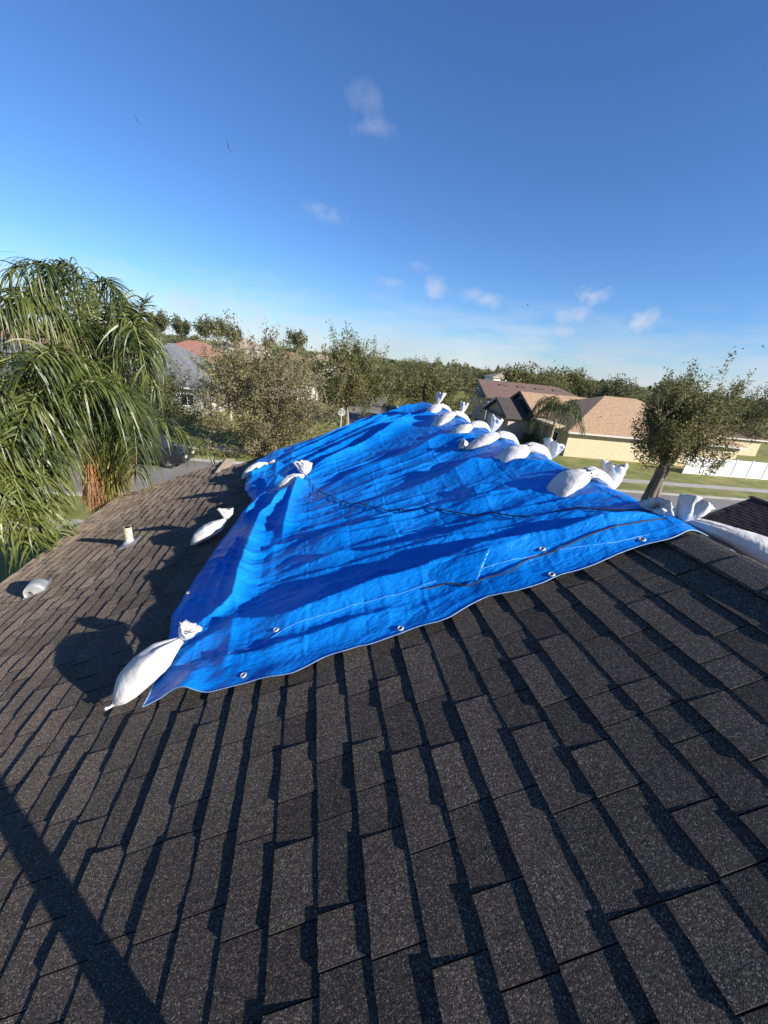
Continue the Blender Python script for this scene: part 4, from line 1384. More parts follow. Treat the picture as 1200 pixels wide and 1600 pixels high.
ST = 'trees along the streets'
tree('street_tree', 'broad twiggy olive tree left of the tarp, reaching down to the verge', (-3.0, 31.0, 0), L_DRY, group=ST,
     seed=3, rx=5.4, ry=4.4, rz=4.7, hc=3.9, trunk_h=1.1, trunk_r=.20, n_clump=560, n_leaf=34000, leaf=.17, clump_r=.27, up=.55, stems=4, gap=.30, shell=2.4, bare=.10, spike=1.35)
tree('street_tree', 'tall upright olive tree beside the stop sign', (4.1, 46.5, 0), L_OAK, group=ST,
     seed=8, rx=4.3, ry=4.2, rz=4.5, hc=5.5, trunk_h=2.2, trunk_r=.24, n_clump=380, n_leaf=24000, leaf=.20, clump_r=.32, up=.66, stems=1, gap=.32, shell=2.2, spike=1.5)
tree('street_tree', 'olive tree behind the tall one, left of the parked dark car', (9.6, 66, 0), L_OAK, group=ST,
     seed=12, rx=6.2, ry=5.0, rz=3.6, hc=4.4, trunk_h=1.8, trunk_r=.25, n_clump=300, n_leaf=16000, leaf=.26, clump_r=.4, up=.5, gap=.3)
tree('street_tree', 'broad olive tree behind the peak of the tarp', (14.2, 46.0, 0), L_OAK, group=ST,
     seed=17, rx=5.4, ry=4.6, rz=3.5, hc=4.2, trunk_h=1.5, trunk_r=.24, n_clump=380, n_leaf=24000, leaf=.20, clump_r=.32, up=.55, stems=2, gap=.3, shell=2.3)
tree('street_tree', 'small dark tree in front of the grey roofed house', (-12.6, 34.5, 0), L_OAK, group=ST,
     seed=21, rx=3.1, ry=2.8, rz=2.3, hc=3.2, trunk_h=1.3, trunk_r=.13, n_clump=220, n_leaf=13000, leaf=.16, clump_r=.33, up=.45, gap=.3)
tree('street_tree', 'olive street tree with thick leaning trunk on the verge at the right', (19.0, 17.6, 0), L_OAK, group=ST,
     seed=29, rx=2.1, ry=2.1, rz=2.4, hc=6.3, trunk_h=3.9, trunk_r=.34, n_clump=400, n_leaf=33000, leaf=.115, clump_r=.21, up=.66, stems=3, gap=.10, lean=(.2, 0), shell=1.9, spread=1.0, spike=1.6)
tree('street_tree', 'large dark tree at the right edge behind the fence', (64.0, 49, 0), L_DARK, group=ST,
     seed=33, rx=5.8, ry=5.0, rz=4.6, hc=5.2, trunk_h=1.6, trunk_r=.25, n_clump=300, n_leaf=16000, leaf=.24, clump_r=.48, up=.5, gap=.25)
tree('street_tree', 'bushy green tree between the red roofs and the twiggy tree', (-9.0, 52, 0), L_GREEN, group=ST,
     seed=36, rx=3.6, ry=3.0, rz=3.0, hc=3.9, trunk_h=1.4, trunk_r=.16, n_clump=180, n_leaf=9000, leaf=.24, clump_r=.45, up=.5, gap=.3)
tree('street_tree', 'yellowish green tree left of the tall upright tree', (-4.0, 62, 0), L_GREEN, group=ST,
     seed=39, rx=4.2, ry=3.6, rz=3.2, hc=4.4, trunk_h=1.6, trunk_r=.18, n_clump=180, n_leaf=9000, leaf=.26, clump_r=.5, up=.5, gap=.35)
tree('street_tree', 'round olive tree behind the brown roof and below the skyline', (47, 78, 0), L_OAK, group=ST,
     seed=43, rx=6.0, ry=5, rz=4.2, hc=5.0, trunk_h=1.8, trunk_r=.25, n_clump=220, n_leaf=10000, leaf=.32, clump_r=.6, up=.5, gap=.3)
# far trees: three shapes, copied
FAR = []
for i, (sd_, kw) in enumerate([(101, dict(rx=5.5, ry=5.5, rz=3.8, hc=5.6, trunk_h=2.4, up=.5, gap=.2)), (102, dict(rx=4.6, ry=4.6, rz=4.6, hc=6.0, trunk_h=2.2, up=.55, gap=.3)), (103, dict(rx=6.5, ry=6.0, rz=3.6, hc=5.0, trunk_h=1.8, up=.45, gap=.25))]):
    w, q = tree_parts(seed=sd_, trunk_r=.28, n_clump=150, n_leaf=5200, leaf=.55, clump_r=.75, shell=2.2, **kw)
    wm = w.build('trunk', M_BARK, None); me_w = wm.data; bpy.data.objects.remove(wm)
    FAR.append((me_w, quads_mesh('crown', q, 4, (L_PINE, L_OAK, L_PINE)[i])))
# tall thin pines with high flat crowns
pw_, pq_ = tree_parts(seed=111, rx=3.4, ry=3.2, rz=2.2, hc=11.0, trunk_h=9.6, trunk_r=.22, n_clump=46, n_leaf=2600, leaf=.5, clump_r=.62, up=.2, gap=.15, shell=1.6)
wm = pw_.build('trunk', M_BARK, None); me_w = wm.data; bpy.data.objects.remove(wm)
PINE = (me_w, quads_mesh('crown', pq_, 4, L_PINE))


def put(meshes, name, label, loc, s, rz, group):
    root = empty(name, loc, rz); root.scale = (s, s, s); tag(root, label, 'tree', group)
    new_obj('trunk', meshes[0], root); new_obj('crown', meshes[1], root)
    return root


rr = random.Random(77)
sky_spots = []
for k in range(64):
    az = R(-48 + 100 * (k + rr.uniform(-.4, .4)) / 64)
    dist = rr.choice([95, 120, 150, 180]) * rr.uniform(.9, 1.15)
    sky_spots.append((math.sin(az) * dist, math.cos(az) * dist))
for (x, y) in sky_spots:
    d = math.hypot(x, y)
    az = math.degrees(math.atan2(x, y))
    if -33 < az < -2 and d < 150: continue
    put(FAR[rr.randrange(3)], 'skyline_tree', 'low olive tree in the belt along the far skyline', (x, y, 0), rr.choice([.5, .6, .7, .8, .95, 1.05]) * rr.uniform(.9, 1.05) * (.92 if az > 26 else .74) * (1 + (d - 100) / 420), rr.uniform(0, 6.28), 'trees along the far skyline')
for (x, y, s, lab) in [(-40.5, 122, 1.03, 'tall pine with a flat crown, leftmost on the skyline'), (-36.0, 125, .98, 'slim pine beside the leftmost one on the skyline'), (-29, 122, 1.0, 'tall spreading pine above the beige roofs'), (-25.5, 124, 1.04, 'tall pine right of the spreading one above the beige roofs'),
                       (-22.6, 127, .92, 'small pine at the right end of the left skyline group'), (-4.7, 122, .98, 'lone tall pine left of the upright street tree'), (-16.5, 160, .80, 'small round far pine left of the lone tall pine')]:
    put(PINE, 'pine_tree', lab, (x, y, 0), s * .93, rr.uniform(0, 6), 'pines on the skyline')
# a far wood as one mass, all round the horizon
r = np.random.default_rng(7)
n = 60000
ang = r.random(n) * 2 * math.pi; dist = 230 + 130 * r.random(n)
hgt = (5.4 + 2.0 * vnoise(ang * 40, 0 * ang, 5) + 1.5 * vnoise(ang * 120, 0 * ang, 6)) * (r.random(n) ** .6)
pos = np.stack([np.sin(ang) * dist, np.cos(ang) * dist, hgt], -1)
ld = rand_dirs(n, r); wd = np.cross(ld, rand_dirs(n, r)); wd /= np.linalg.norm(wd, axis=1)[:, None]
l = 2.6 * (.6 + .8 * r.random(n))[:, None]
fw = new_obj('distant_wood', quads_mesh('distant_wood', np.stack([pos, pos + ld * l * .5 + wd * l * .4, pos + ld * l, pos + ld * l * .5 - wd * l * .4], 1), 4, L_PINE))
tag(fw, 'far olive wood along the whole horizon', 'wood', kind='stuff')


# low shrubs in front of the grey roofed house and by the street
def shrub(label, base, s, m, seed):
    tree('shrub', label, base, m, cat='shrub', group='garden shrubs', seed=seed, rx=1.1 * s, ry=1.0 * s, rz=.7 * s, hc=.75 * s, trunk_h=.25, trunk_r=.05, n_clump=40, n_leaf=1800, leaf=.13, clump_r=.2 * s, up=.4, gap=.2)


shrub('bright green shrub on the lawn below the grey roof', (-11.3, 40.5, 0), 1.2, L_GREEN, 201)
shrub('olive shrub against the wall of the grey roofed house', (-14.2, 44.0, 0), 1.1, L_OAK, 202)
shrub('low green shrub at the far bend of the side road', (13.4, 66.0, 0), 1.4, L_GREEN, 203)
shrub('shrub in the shade by the entry of the corner house', tuple(uv(21.9, 44.5)), .9, L_DARK, 204)

# ------------------------------------------------------------------ palms
def frond_geo(P0, P1, P2, L, n=44, seed=0, droop=.75, width=.030, plume=.35, start=.12):
    """feather leaf: rachis through P0, P1, P2 and drooping leaflets"""
    r = np.random.default_rng(seed)
    P0, P1, P2 = (np.asarray(p, float) for p in (P0, P1, P2))
    C = 2 * P1 - .5 * (P0 + P2)
    t = np.linspace(0, 1, 26)[:, None]
    ras = (1 - t) ** 2 * P0 + 2 * t * (1 - t) * C + t * t * P2
    quads = []
    for s in (-1, 1):
        tt = np.sort(start + (1 - start) * (np.arange(n) + r.random(n) * .8) / n)
        tt = np.clip(tt, 0, 1)[:, None]
        pos = (1 - tt) ** 2 * P0 + 2 * tt * (1 - tt) * C + tt * tt * P2
        tan = 2 * (1 - tt) * (C - P0) + 2 * tt * (P2 - C); tan /= np.linalg.norm(tan, axis=1)[:, None]
        side = np.cross(tan, np.array([0, 0, 1.0])); side /= np.linalg.norm(side, axis=1)[:, None] + 1e-9
        upv = np.cross(side, tan)
        D = side * s * .85 + tan * .5 + upv * (r.normal(size=n) * plume + .15)[:, None] + r.normal(size=(n, 3)) * .20
        D /= np.linalg.norm(D, axis=1)[:, None]
        ln = L * np.interp(tt[:, 0], [0, .15, .4, .7, 1.0], [.55, .9, 1.0, .85, .45]) * (.8 + .4 * r.random(n))
        dr = droop * (.45 + .9 * r.random(n))
        ns = 6
        prev = None
        W = np.cross(D, np.array([0, 0, 1.0])) * .6 + r.normal(size=(n, 3)) * .5; W -= D * (W * D).sum(1)[:, None]; W /= np.linalg.norm(W, axis=1)[:, None] + 1e-9
        for k in range(ns + 1):
            q = k / ns
            c = pos + D * (ln * q * (1 - .25 * q * dr))[:, None] + np.array([0, 0, -1.0]) * (ln * dr * q * q * .95)[:, None]
            w = width * np.interp(q, [0, .2, .6, 1], [.45, 1, .85, .08])
            a, b_ = c + W * w * .5, c - W * w * .5
            if prev is not None: quads.append(np.stack([prev[0], prev[1], b_, a], 1))
            prev = (a, b_)
    return ras, np.concatenate(quads)


palm_base = np.array([-3.93, 8.35, 0.0])
crown = np.array((-3.96, 8.35, 6.2)) - palm_base
palm = empty('palm_tree', palm_base)
tag(palm, 'big feathery palm at the left with dead orange fronds below its crown', 'palm')
b = MB()
tp = resample([(0, 0, 0), (.05, .05, crown[2] * .5), crown - (0, 0, .2)], 14)
b.tube(tp, np.linspace(.20, .135, 14) * (1 + .03 * np.sin(np.arange(14) * 2.2)), 14); b.build('trunk', M_PTRUNK, palm, smooth=True)
b = MB(); b.tube(resample([crown - (0, 0, .5), crown - (0, 0, .15), crown + (0, 0, .25)], 6), [.15, .19, .17, .13, .09, .04], 12); b.build('crownshaft', M_RACHIS, palm, smooth=True)
FR = [  # a point half way along, the tip, leaflet length, leaflets per side, droop
    ((-4.08, 8.3, 8.52), (-4.4, 7.3, 8.56), 0.85, 98, 1.05),
    ((-4.09, 8.7, 8.71), (-4.63, 8.3, 8.45), 0.8, 98, 1.05),
    ((-4.07, 7.8, 8.04), (-4.58, 6.8, 8.08), 0.85, 98, 1.05),
    ((-4.26, 8.0, 8.32), (-4.31, 7.0, 7.8), 0.85, 98, 1.05),
    ((-3.57, 8.5, 8.35), (-2.68, 8.2, 7.58), 0.75, 98, 1.05),
    ((-3.49, 8.8, 7.89), (-3.12, 9.0, 6.78), 0.75, 98, 1.05),
    ((-4.1, 9.2, 8.68), (-3.79, 9.8, 8.2), 0.75, 98, 1.05),
    ((-3.24, 8.0, 8.15), (-2.72, 7.4, 7.19), 0.75, 98, 1.05),
    ((-4.25, 7.5, 7.44), (-4.72, 6.4, 7.01), 0.9, 98, 1.05),
    ((-4.11, 7.6, 7.26), (-4.24, 6.4, 7.13), 0.9, 98, 1.05),
    ((-3.73, 7.2, 7.5), (-3.59, 5.9, 7.39), 0.85, 98, 1.05),
    ((-3.55, 7.5, 7.26), (-3.72, 6.4, 7.43), 0.9, 98, 1.05),
    ((-3.25, 7.4, 7.04), (-3.19, 6.2, 7.24), 0.85, 98, 1.05),
    ((-3.19, 8.6, 6.4), (-2.12, 9.0, 5.52), 0.62, 70, 1.05),
    ((-3.22, 7.7, 6.69), (-2.98, 7.1, 5.69), 0.75, 98, 1.05),
    ((-3.99, 7.0, 6.72), (-3.6, 5.7, 5.53), 0.75, 98, 1.05),
    ((-4.24, 6.8, 6.64), (-3.85, 5.5, 5.6), 0.75, 98, 1.05),
    ((-4.05, 6.8, 6.94), (-4.18, 5.4, 6.15), 0.8, 98, 1.05),
    ((-4.22, 6.6, 6.76), (-3.64, 5.4, 5.46), 0.7, 98, 1.05),
    ((-3.97, 9.4, 7.06), (-3.88, 10.4, 6.03), 0.75, 98, 1.05),
    ((-4.76, 9.2, 6.75), (-6.13, 10.2, 6.12), 0.75, 98, 1.05),
    ((-4.93, 8.4, 7.98), (-5.57, 7.6, 7.31), 0.85, 98, 1.05),
    ((-4.12, 8.9, 7.66), (-4.45, 9.4, 8.44), 0.7, 125, 0.7),
    ((-3.41, 8.2, 7.51), (-2.71, 7.7, 8.49), 0.5, 125, 0.35),
    ((-4.25, 6.3, 6.35), (-3.67, 5.2, 5.28), 0.7, 92, 1.0),
    ((-3.92, 6.5, 6.33), (-3.51, 5.7, 5.18), 0.7, 92, 1.0),
    ((-4.3, 6.3, 6.62), (-4.04, 5.2, 5.36), 0.7, 92, 1.0),
    ((-4.02, 6.3, 6.27), (-3.56, 5.3, 5.13), 0.7, 92, 1.0),
    ((-3.81, 6.9, 7.13), (-3.76, 5.6, 6.45), 0.7, 92, 1.0),
    ((-4.24, 6.7, 7.11), (-4.09, 5.5, 6.54), 0.7, 92, 1.0)]
for i, (mid, tip, LL, nn_, dr) in enumerate(FR):
    P0, P1, P2 = crown + np.array([0, 0, .05]), np.array(mid) - palm_base, np.array(tip) - palm_base
    ras, q = frond_geo(P0, P1, P2, LL, nn_, 300 + i, dr, .028, .65)
    fo = new_obj('frond', quads_mesh('frond', q, 4, L_PALM), palm)
    b = MB(); b.tube(ras, np.linspace(.026, .004, len(ras)), 6); b.build('rachis', M_RACHIS, fo, smooth=True)
DEADF = [((-4.11, 8.1, 5.97), (-4.3, 8.0, 4.93), L_DEAD), ((-3.95, 7.9, 5.9), (-4.12, 7.85, 4.64), L_DEAD), ((-3.8, 7.9, 5.97), (-3.96, 7.9, 4.74), L_DEAD), ((-3.76, 8.3, 5.94), (-3.92, 8.4, 4.83), L_DEAD), ((-3.62, 7.8, 5.94), (-3.73, 7.8, 5.03), L_PALMY), ((-3.8, 8.0, 5.88), (-3.96, 7.9, 5.14), L_DEAD), ((-4.25, 8.6, 5.65), (-4.45, 8.7, 4.25), L_DEAD), ((-3.98, 7.9, 5.96), (-4.05, 7.8, 5.43), L_DEAD), ((-3.64, 7.8, 6.06), (-3.84, 7.9, 4.74), L_PALMY)]
for i, (mid, tip, mm_) in enumerate(DEADF):
    P0, P1, P2 = crown - np.array([0, 0, .15]), np.array(mid) - palm_base, np.array(tip) - palm_base
    ras, q = frond_geo(P0, P1, P2, .50, 90, 400 + i, 1.5, .020, .6, .15)
    fo = new_obj('dead_frond', quads_mesh('dead_frond', q, 4, mm_), palm)
    b = MB(); b.tube(ras, np.linspace(.022, .004, len(ras)), 6); b.build('rachis', M_RACHIS, fo, smooth=True)


def small_palm(label, base, ht, fl, seed, nfr=16, leaf=.75, lm=None):
    r = random.Random(seed)
    p = empty('palm_tree', base); tag(p, label, 'palm')
    b = MB(); b.tube(resample([(0, 0, 0), (.06, .02, ht * .5), (.1, .05, ht)], 8), np.linspace(.17, .12, 8), 10); b.build('trunk', M_PTRUNK, p, smooth=True)
    top = np.array([.1, .05, ht])
    for k in range(nfr):
        a = 2 * math.pi * k / nfr + r.uniform(-.25, .25); e = r.uniform(-.1, .95)
        L = fl * r.uniform(.85, 1.1)
        dh = np.array([math.cos(a), math.sin(a), 0])
        P1 = top + dh * L * .45 + np.array([0, 0, L * (.12 + .42 * e)])
        P2 = top + dh * L * (.92 - .2 * e) + np.array([0, 0, L * (-.55 + .55 * e)])
        ras, q = frond_geo(top, P1, P2, leaf, 34, seed * 50 + k, .85, .05)
        fo = new_obj('frond', quads_mesh('frond', q, 4, lm or L_PALM), p)
        b = MB(); b.tube(ras, np.linspace(.03, .006, len(ras)), 5); b.build('rachis', M_RACHIS, fo)
    return p


small_palm('palm with drooping fronds in front of the corner house', (24.4, 36.4, 0), 4.5, 3.3, 61, 22, 1.0, L_PALMD)
small_palm('small green palm beside the grey roof, behind the twiggy tree', (-8.6, 44.5, 0), 4.4, 2.4, 67, 14)

# ------------------------------------------------------------------ vehicles
def car(label, loc, rz, paint, ln=4.9, wd=1.95, ht=1.85, pickup=False):
    c = empty('parked_car', loc, rz); tag(c, label, 'car', 'cars parked along the kerb')
    hl, hw = ln / 2, wd / 2
    # side profile of the lower body, lofted over the width with tumblehome
    prof = [(-hl, .42), (-hl + .03, .62), (-hl + .04, .95), (-hl + .10, 1.05), (hl - 1.35, 1.08), (hl - .25, .98), (hl - .06, .86), (hl, .62), (hl - .02, .40), (hl - .5, .30), (-hl + .5, .30)]
    st = [(-hw, .90), (-hw + .07, .98), (-hw + .20, 1.0), (hw - .20, 1.0), (hw - .07, .98), (hw, .90)]
    b = MB(); n = len(prof); v = []
    for (yy, k) in st:
        for (x, z) in prof: v.append((x * (.985 if abs(yy) > hw - .05 else 1), yy, .66 + (z - .66) * k))
    f = []
    for i in range(len(st) - 1):
        for j in range(n):
            k = (j + 1) % n
            f.append((i * n + j, i * n + k, (i + 1) * n + k, (i + 1) * n + j))
    f.append(tuple(reversed(range(n)))); f.append(tuple((len(st) - 1) * n + j for j in range(n)))
    b.add(v, f); body = b.build('body', paint, c)
    bev = body.modifiers.new('round', 'BEVEL'); bev.width = .03; bev.segments = 2; bev.limit_method = 'ANGLE'
    # cabin
    x0, x1, x2, x3 = -hl + .12, -hl + .45, hl - 2.05, hl - 1.25
    w0, w1 = hw - .10, hw - .27
    cab = [(x0, -w0, 1.02), (x3, -w0, 1.02), (x3, w0, 1.02), (x0, w0, 1.02), (x1, -w1, ht), (x2, -w1, ht), (x2, w1, ht), (x1, w1, ht)]
    b = MB(); b.add(cab, [(4, 5, 6, 7), (0, 1, 5, 4), (1, 2, 6, 5), (2, 3, 7, 6), (3, 0, 4, 7)])
    cb = b.build('cabin', paint, c); bev = cb.modifiers.new('round', 'BEVEL'); bev.width = .05; bev.segments = 2

    def glass(p, name='window'):
        p = [np.array(q, float) for q in p]; nrm = np.cross(p[1] - p[0], p[2] - p[0]); nrm /= np.linalg.norm(nrm)
        cen = sum(p) / len(p)
        if nrm.dot(cen - np.array([0, 0, 1.2])) < 0: nrm = -nrm
        b = MB(); b.add([q + nrm * .012 for q in p] + [q - nrm * .01 for q in p], [(0, 1, 2, 3), (0, 4, 5, 1), (1, 5, 6, 2), (2, 6, 7, 3), (3, 7, 4, 0)]); b.build(name, M_GLASS, c)
    C = [np.array(q) for q in cab]
    lerp = lambda a, b_, t: a + (b_ - a) * t

    def face(a, b_, cc, d, u0, u1, v0, v1):
        P = lambda u, v_: lerp(lerp(C[a], C[b_], u), lerp(C[d], C[cc], u), v_)
        return [P(u0, v0), P(u1, v0), P(u1, v1), P(u0, v1)]
    glass(face(1, 2, 6, 5, .07, .93, .12, .92), 'windscreen'); glass(face(3, 0, 4, 7, .1, .9, .2, .9), 'rear_window')
    for u0, u1 in ((.07, .30), (.33, .60), (.63, .92)):
        glass(face(0, 1, 5, 4, u0, u1, .14, .88)); glass(face(2, 3, 7, 6, 1 - u1, 1 - u0, .14, .88))
    for sx in (-1, 1):
        for sy in (-1, 1):
            wh = empty('wheel', (sx * ln * .305, sy * (hw - .12), .37)); wh.parent = c
            bb = MB(); pr = [(-.11, .20), (-.115, .34), (-.08, .372), (.08, .372), (.115, .34), (.11, .20)]
            nn = 26; v = []; f = []
            for (yy, rr_) in pr:
                for k in range(nn): a = 2 * math.pi * k / nn; v.append((rr_ * math.cos(a), yy, rr_ * math.sin(a)))
            for i in range(len(pr) - 1):
                for k in range(nn): f.append((i * nn + k, i * nn + (k + 1) % nn, (i + 1) * nn + (k + 1) % nn, (i + 1) * nn + k))
            bb.add(v, f); ty = bb.build('tyre', M_TYRE, wh, smooth=False)
            bb = MB(); bb.tube([(0, sy * .02, 0), (0, sy * .085, 0)], [.22, .225], 22)
            for k in range(6):
                a = 2 * math.pi * k / 6; p = np.array([math.cos(a), 0, math.sin(a)])
                bb.tube([p * .05 + (0, sy * .095, 0), p * .20 + (0, sy * .09, 0)], [.035, .028], 6)
            bb.tube([(0, sy * .08, 0), (0, sy * .115, 0)], [.06, .045], 12)
            bb.build('rim', M_CHROME, wh)
    for sy in (-1, 1):
        b = MB(); b.box(hl - .10, hl + .006, sy * (hw - .42) - .16, sy * (hw - .42) + .16, .70, .86); b.build('headlight', M_LAMP, c)
        b = MB(); b.box(-hl - .004, -hl + .08, sy * (hw - .2) - .09, sy * (hw - .2) + .09, .72, 1.0); b.build('tail_light', M_REDLAMP, c)
        b = MB(); b.box(hl - 1.75, hl - 1.55, sy * hw - .02 - (.14 if sy < 0 else 0), sy * hw + .02 + (.14 if sy > 0 else 0), 1.06, 1.22); b.build('mirror', paint, c)
        b = MB(); b.box(-.15, .05, sy * hw * .995 - .01, sy * hw * .995 + .01, .88, .92); b.build('door_handle', M_CHROME, c)
    b = MB(); b.box(hl - .06, hl + .012, -.45, .45, .55, .74); b.build('grille', M_TYRE, c)
    b = MB(); b.box(-hl - .03, -hl + .1, -hw + .1, hw - .1, .40, .58); b.build('bumper', M_TYRE, c)
    return c


car('black sport utility car parked across the street behind the palm', tuple(uv(-12.7, 26.0, .005)), SR, M_BLACKCAR, 5.1, 2.0, 1.95)
car('dark blue car parked on the side road beyond the tarp', tuple(uv(6.1, 55.5, .009)), SR - math.pi / 2 + R(6), M_NAVYCAR, 4.9, 1.95, 1.85)

# ------------------------------------------------------------------ stop sign seen from behind
ss = empty('stop_sign', (2.98, 40.2, 0), SR); tag(ss, 'octagonal road sign seen from its grey back, by the side road', 'road sign')
b = MB(); b.box(-.035, .035, -.02, .02, 0, 2.80); b.build('post', M_POST, ss)
b = MB(); o8 = [(.41 * math.cos(R(22.5 + 45 * k)), .41 * math.sin(R(22.5 + 45 * k)) + 2.40) for k in range(8)]
b.add([(x, .022, z) for x, z in o8] + [(x, .030, z) for x, z in o8], [tuple(range(8)), tuple(reversed(range(8, 16)))] + [(k, (k + 1) % 8, 8 + (k + 1) % 8, 8 + k) for k in range(8)])
b.build('sign_plate', M_SIGNB, ss)
gp = MB(); gp.tube([(4.05, 40.6, 0), (3.55, 40.5, 2.9)], .02, 6); gp.tube([(4.05, 40.6, 0), (4.05, 40.6, -.05)], .03, 6)
tag(gp.build('leaning_stake', M_POST), 'thin leaning stake beside the road sign', 'stake')

# ------------------------------------------------------------------ birds
def bird(label, P, ang, s, sweep=.25):
    b = MB()
    v = [(0, .42, 0), (.07, .15, .04), (-.07, .15, .04), (.06, -.25, .03), (-.06, -.25, .03), (.12, -.5, .0), (-.12, -.5, .0), (0, .0, .10), (0, .0, -.07)]
    b.add(v, [(0, 1, 7), (0, 7, 2), (1, 3, 7), (7, 4, 2), (3, 5, 7), (4, 7, 6), (5, 6, 7), (0, 8, 1), (0, 2, 8), (1, 8, 3), (2, 4, 8), (3, 8, 5), (4, 6, 8), (5, 8, 6)])
    root = b.build('bird', M_BIRD); root.location = P; root.scale = (s, s, s); root.rotation_euler = ang
    tag(root, label, 'bird', 'birds in the sky')
    for sx in (-1, 1):
        b = MB()
        pts = [(sx * .05, .16, .03), (sx * .45, .22, .16), (sx * .95, .05 - sweep * .3, .22), (sx * 1.02, -.08 - sweep * .3, .22), (sx * .5, -.10, .14), (sx * .05, -.16, .02)]
        b.add(pts + [(x, y, z - .025) for x, y, z in pts], [(0, 1, 4, 5), (1, 2, 3, 4), (11, 10, 7, 6), (10, 9, 8, 7)] + [(i, i + 6, (i + 1) % 6 + 6, (i + 1) % 6) for i in range(6)])
        b.build('wing', M_BIRD, root)


bird('dark bird gliding high at the upper left, the higher of two', (-26.51, 80.0, 36.7), (R(20), R(48), R(15)), .62)
bird('dark bird gliding below and right of the highest one', (-12.11, 70.0, 32.2), (R(15), R(62), R(10)), .78)
bird('tiny far bird above the houses, right of centre', (77.51, 150.0, 31.06), (0, 0, R(30)), 1.0)
bird('tiny far bird at the right edge of the sky', (151.23, 120.0, 24.12), (0, R(30), R(10)), .9)

# ------------------------------------------------------------------ the person taking the picture (behind the camera; the leg's shadow falls on the shingles)
def roof_z(x): return RZ - math.tan(TH) * (RX - x)


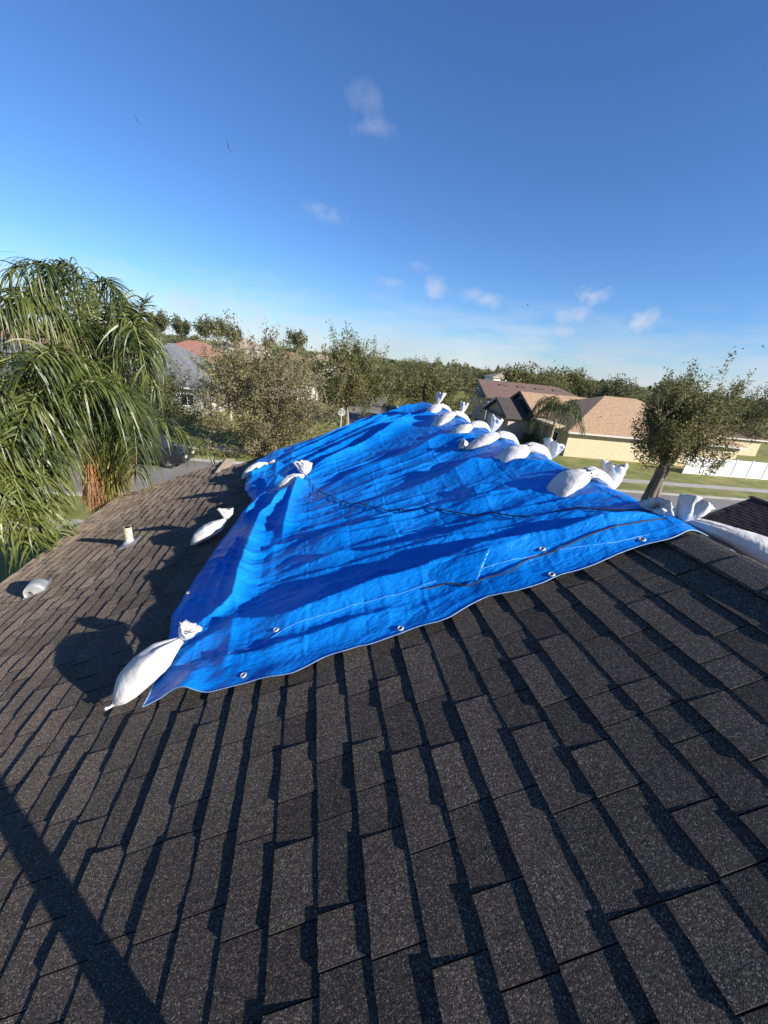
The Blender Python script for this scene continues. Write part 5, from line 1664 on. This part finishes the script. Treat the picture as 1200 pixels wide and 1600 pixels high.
def person():
    zf = lambda x: roof_z(x) + .012
    fr, fl_ = (.135, .06), (-.17, -.22)
    J = {'pelvis': ((-.02, -.16, 7.32), .13), 'belly': ((-.02, -.17, 7.50), .135), 'chest': ((-.02, -.20, 7.70), .15), 'neck': ((-.01, -.22, 7.90), .06), 'chin': ((0, -.19, 7.99), .075), 'head': ((0, -.20, 8.08), .10), 'crown': ((0, -.21, 8.16), .075)}
    E_ = [('pelvis', 'belly'), ('belly', 'chest'), ('chest', 'neck'), ('neck', 'chin'), ('chin', 'head'), ('head', 'crown')]
    for s, fpos, nm in ((1, fr, 'r'), (-1, fl_, 'l')):
        z0 = zf(fpos[0])
        J['hip' + nm] = ((s * .09 - .02, -.16, 7.26), .10)
        J['knee' + nm] = ((fpos[0] * .9 + (.02 if s > 0 else 0), fpos[1] + .05, z0 + .47), .052)
        J['calf' + nm] = ((fpos[0], fpos[1] + .0, z0 + .32), .046)
        J['ankle' + nm] = ((fpos[0], fpos[1] - .03, z0 + .09), .038)
        J['heel' + nm] = ((fpos[0], fpos[1] - .05, z0 + .045), .045)
        J['toe' + nm] = ((fpos[0] + s * .02, fpos[1] + .12, z0 + .034), .030)
        E_ += [('pelvis', 'hip' + nm), ('hip' + nm, 'knee' + nm), ('knee' + nm, 'calf' + nm), ('calf' + nm, 'ankle' + nm), ('ankle' + nm, 'heel' + nm), ('heel' + nm, 'toe' + nm)]
        J['sh' + nm] = ((s * .19 - .02, -.20, 7.82), .062)
        J['el' + nm] = ((s * .27, -.10, 7.60), .045)
        J['wr' + nm] = ((s * .115, -.065, 7.86), .03)
        J['pa' + nm] = ((s * .075, -.060, 7.93), .030)
        E_ += [('chest', 'sh' + nm), ('sh' + nm, 'el' + nm), ('el' + nm, 'wr' + nm), ('wr' + nm, 'pa' + nm)]
        for k in range(4):
            J['f%d%s' % (k, nm)] = ((s * .062, -.070 + .0, 7.965 + .018 * k - .01), .009)
            J['g%d%s' % (k, nm)] = ((s * .028, -.062, 7.968 + .018 * k - .01), .008)
            E_ += [('pa' + nm, 'f%d%s' % (k, nm)), ('f%d%s' % (k, nm), 'g%d%s' % (k, nm))]
        J['th' + nm] = ((s * .048, -.082, 7.965), .010)
        E_ += [('pa' + nm, 'th' + nm)]
    names = list(J)
    me = bpy.data.meshes.new('person')
    me.from_pydata([J[n_][0] for n_ in names], [(names.index(a), names.index(b_)) for a, b_ in E_], [])
    o = bpy.data.objects.new('person', me); COL.objects.link(o)
    md = o.modifiers.new('skin', 'SKIN')
    for i, n_ in enumerate(names):
        sv = me.skin_vertices[0].data[i]; sv.radius = (J[n_][1], J[n_][1] * (.72 if n_ in ('belly', 'chest', 'pelvis') else 1)); sv.use_root = (n_ == 'pelvis')
    sb = o.modifiers.new('sub', 'SUBSURF'); sb.levels = 2; sb.render_levels = 2
    dg = bpy.context.evaluated_depsgraph_get()
    m2 = bpy.data.meshes.new_from_object(o.evaluated_get(dg))
    bpy.data.objects.remove(o)
    m2.materials.clear()
    for m in (M_DENIM, M_SHIRT, M_SKIN, M_BOOT): m2.materials.append(m)
    nv = len(m2.vertices); co = np.zeros(nv * 3); m2.vertices.foreach_get('co', co); co = co.reshape(-1, 3)
    idx = []
    for p_ in m2.polygons:
        c = co[list(p_.vertices)].mean(0)
        arm = abs(c[0] + .02) > .17 and c[2] > 7.4
        if c[2] < roof_z(c[0]) + .14: i = 3
        elif c[2] < 7.36 and not arm: i = 0
        elif c[2] > 7.91 or (arm and c[1] > -.10 and c[2] < 7.9) or (c[1] > -.10 and c[2] > 7.80): i = 2
        else: i = 1
        idx.append(i)
    m2.polygons.foreach_set('material_index', idx)
    m2.polygons.foreach_set('use_smooth', [True] * len(idx))
    o = new_obj('person', m2)
    tag(o, 'person in work clothes holding a phone, whose shadow crosses the shingles', 'person')
    # hair and face
    b = MB(); v = []; f = []
    for i in range(9):
        th = math.pi * .58 * i / 8
        for j in range(16):
            a = 2 * math.pi * j / 16
            v.append((.092 * math.sin(th) * math.cos(a), -.215 + .105 * math.sin(th) * math.sin(a) - .012, 8.085 + .118 * math.cos(th)))
    for i in range(8):
        for j in range(16): f.append((i * 16 + j, i * 16 + (j + 1) % 16, (i + 1) * 16 + (j + 1) % 16, (i + 1) * 16 + j))
    b.add(v, f); b.build('hair', M_HAIR, o, smooth=True)
    return o


person()
ph_o = empty('phone', (0, 0, CAM_Z))
tag(ph_o, 'black phone held in both hands of the person on the roof', 'phone')
ph_o.rotation_euler = cam.rotation_euler
ph_o.matrix_world = cam.matrix_world
b = MB(); b.box(-.036, .036, -.11, .037, .012, .020); b.build('phone_body', M_PHONE, ph_o)
b = MB(); b.box(-.034, .034, -.107, .034, .0202, .021); b.build('screen', M_GLASS, ph_o)

print('objects', len(bpy.data.objects), 'tris', sum(len(m.loop_triangles) if m.loop_triangles else 0 for m in bpy.data.meshes))
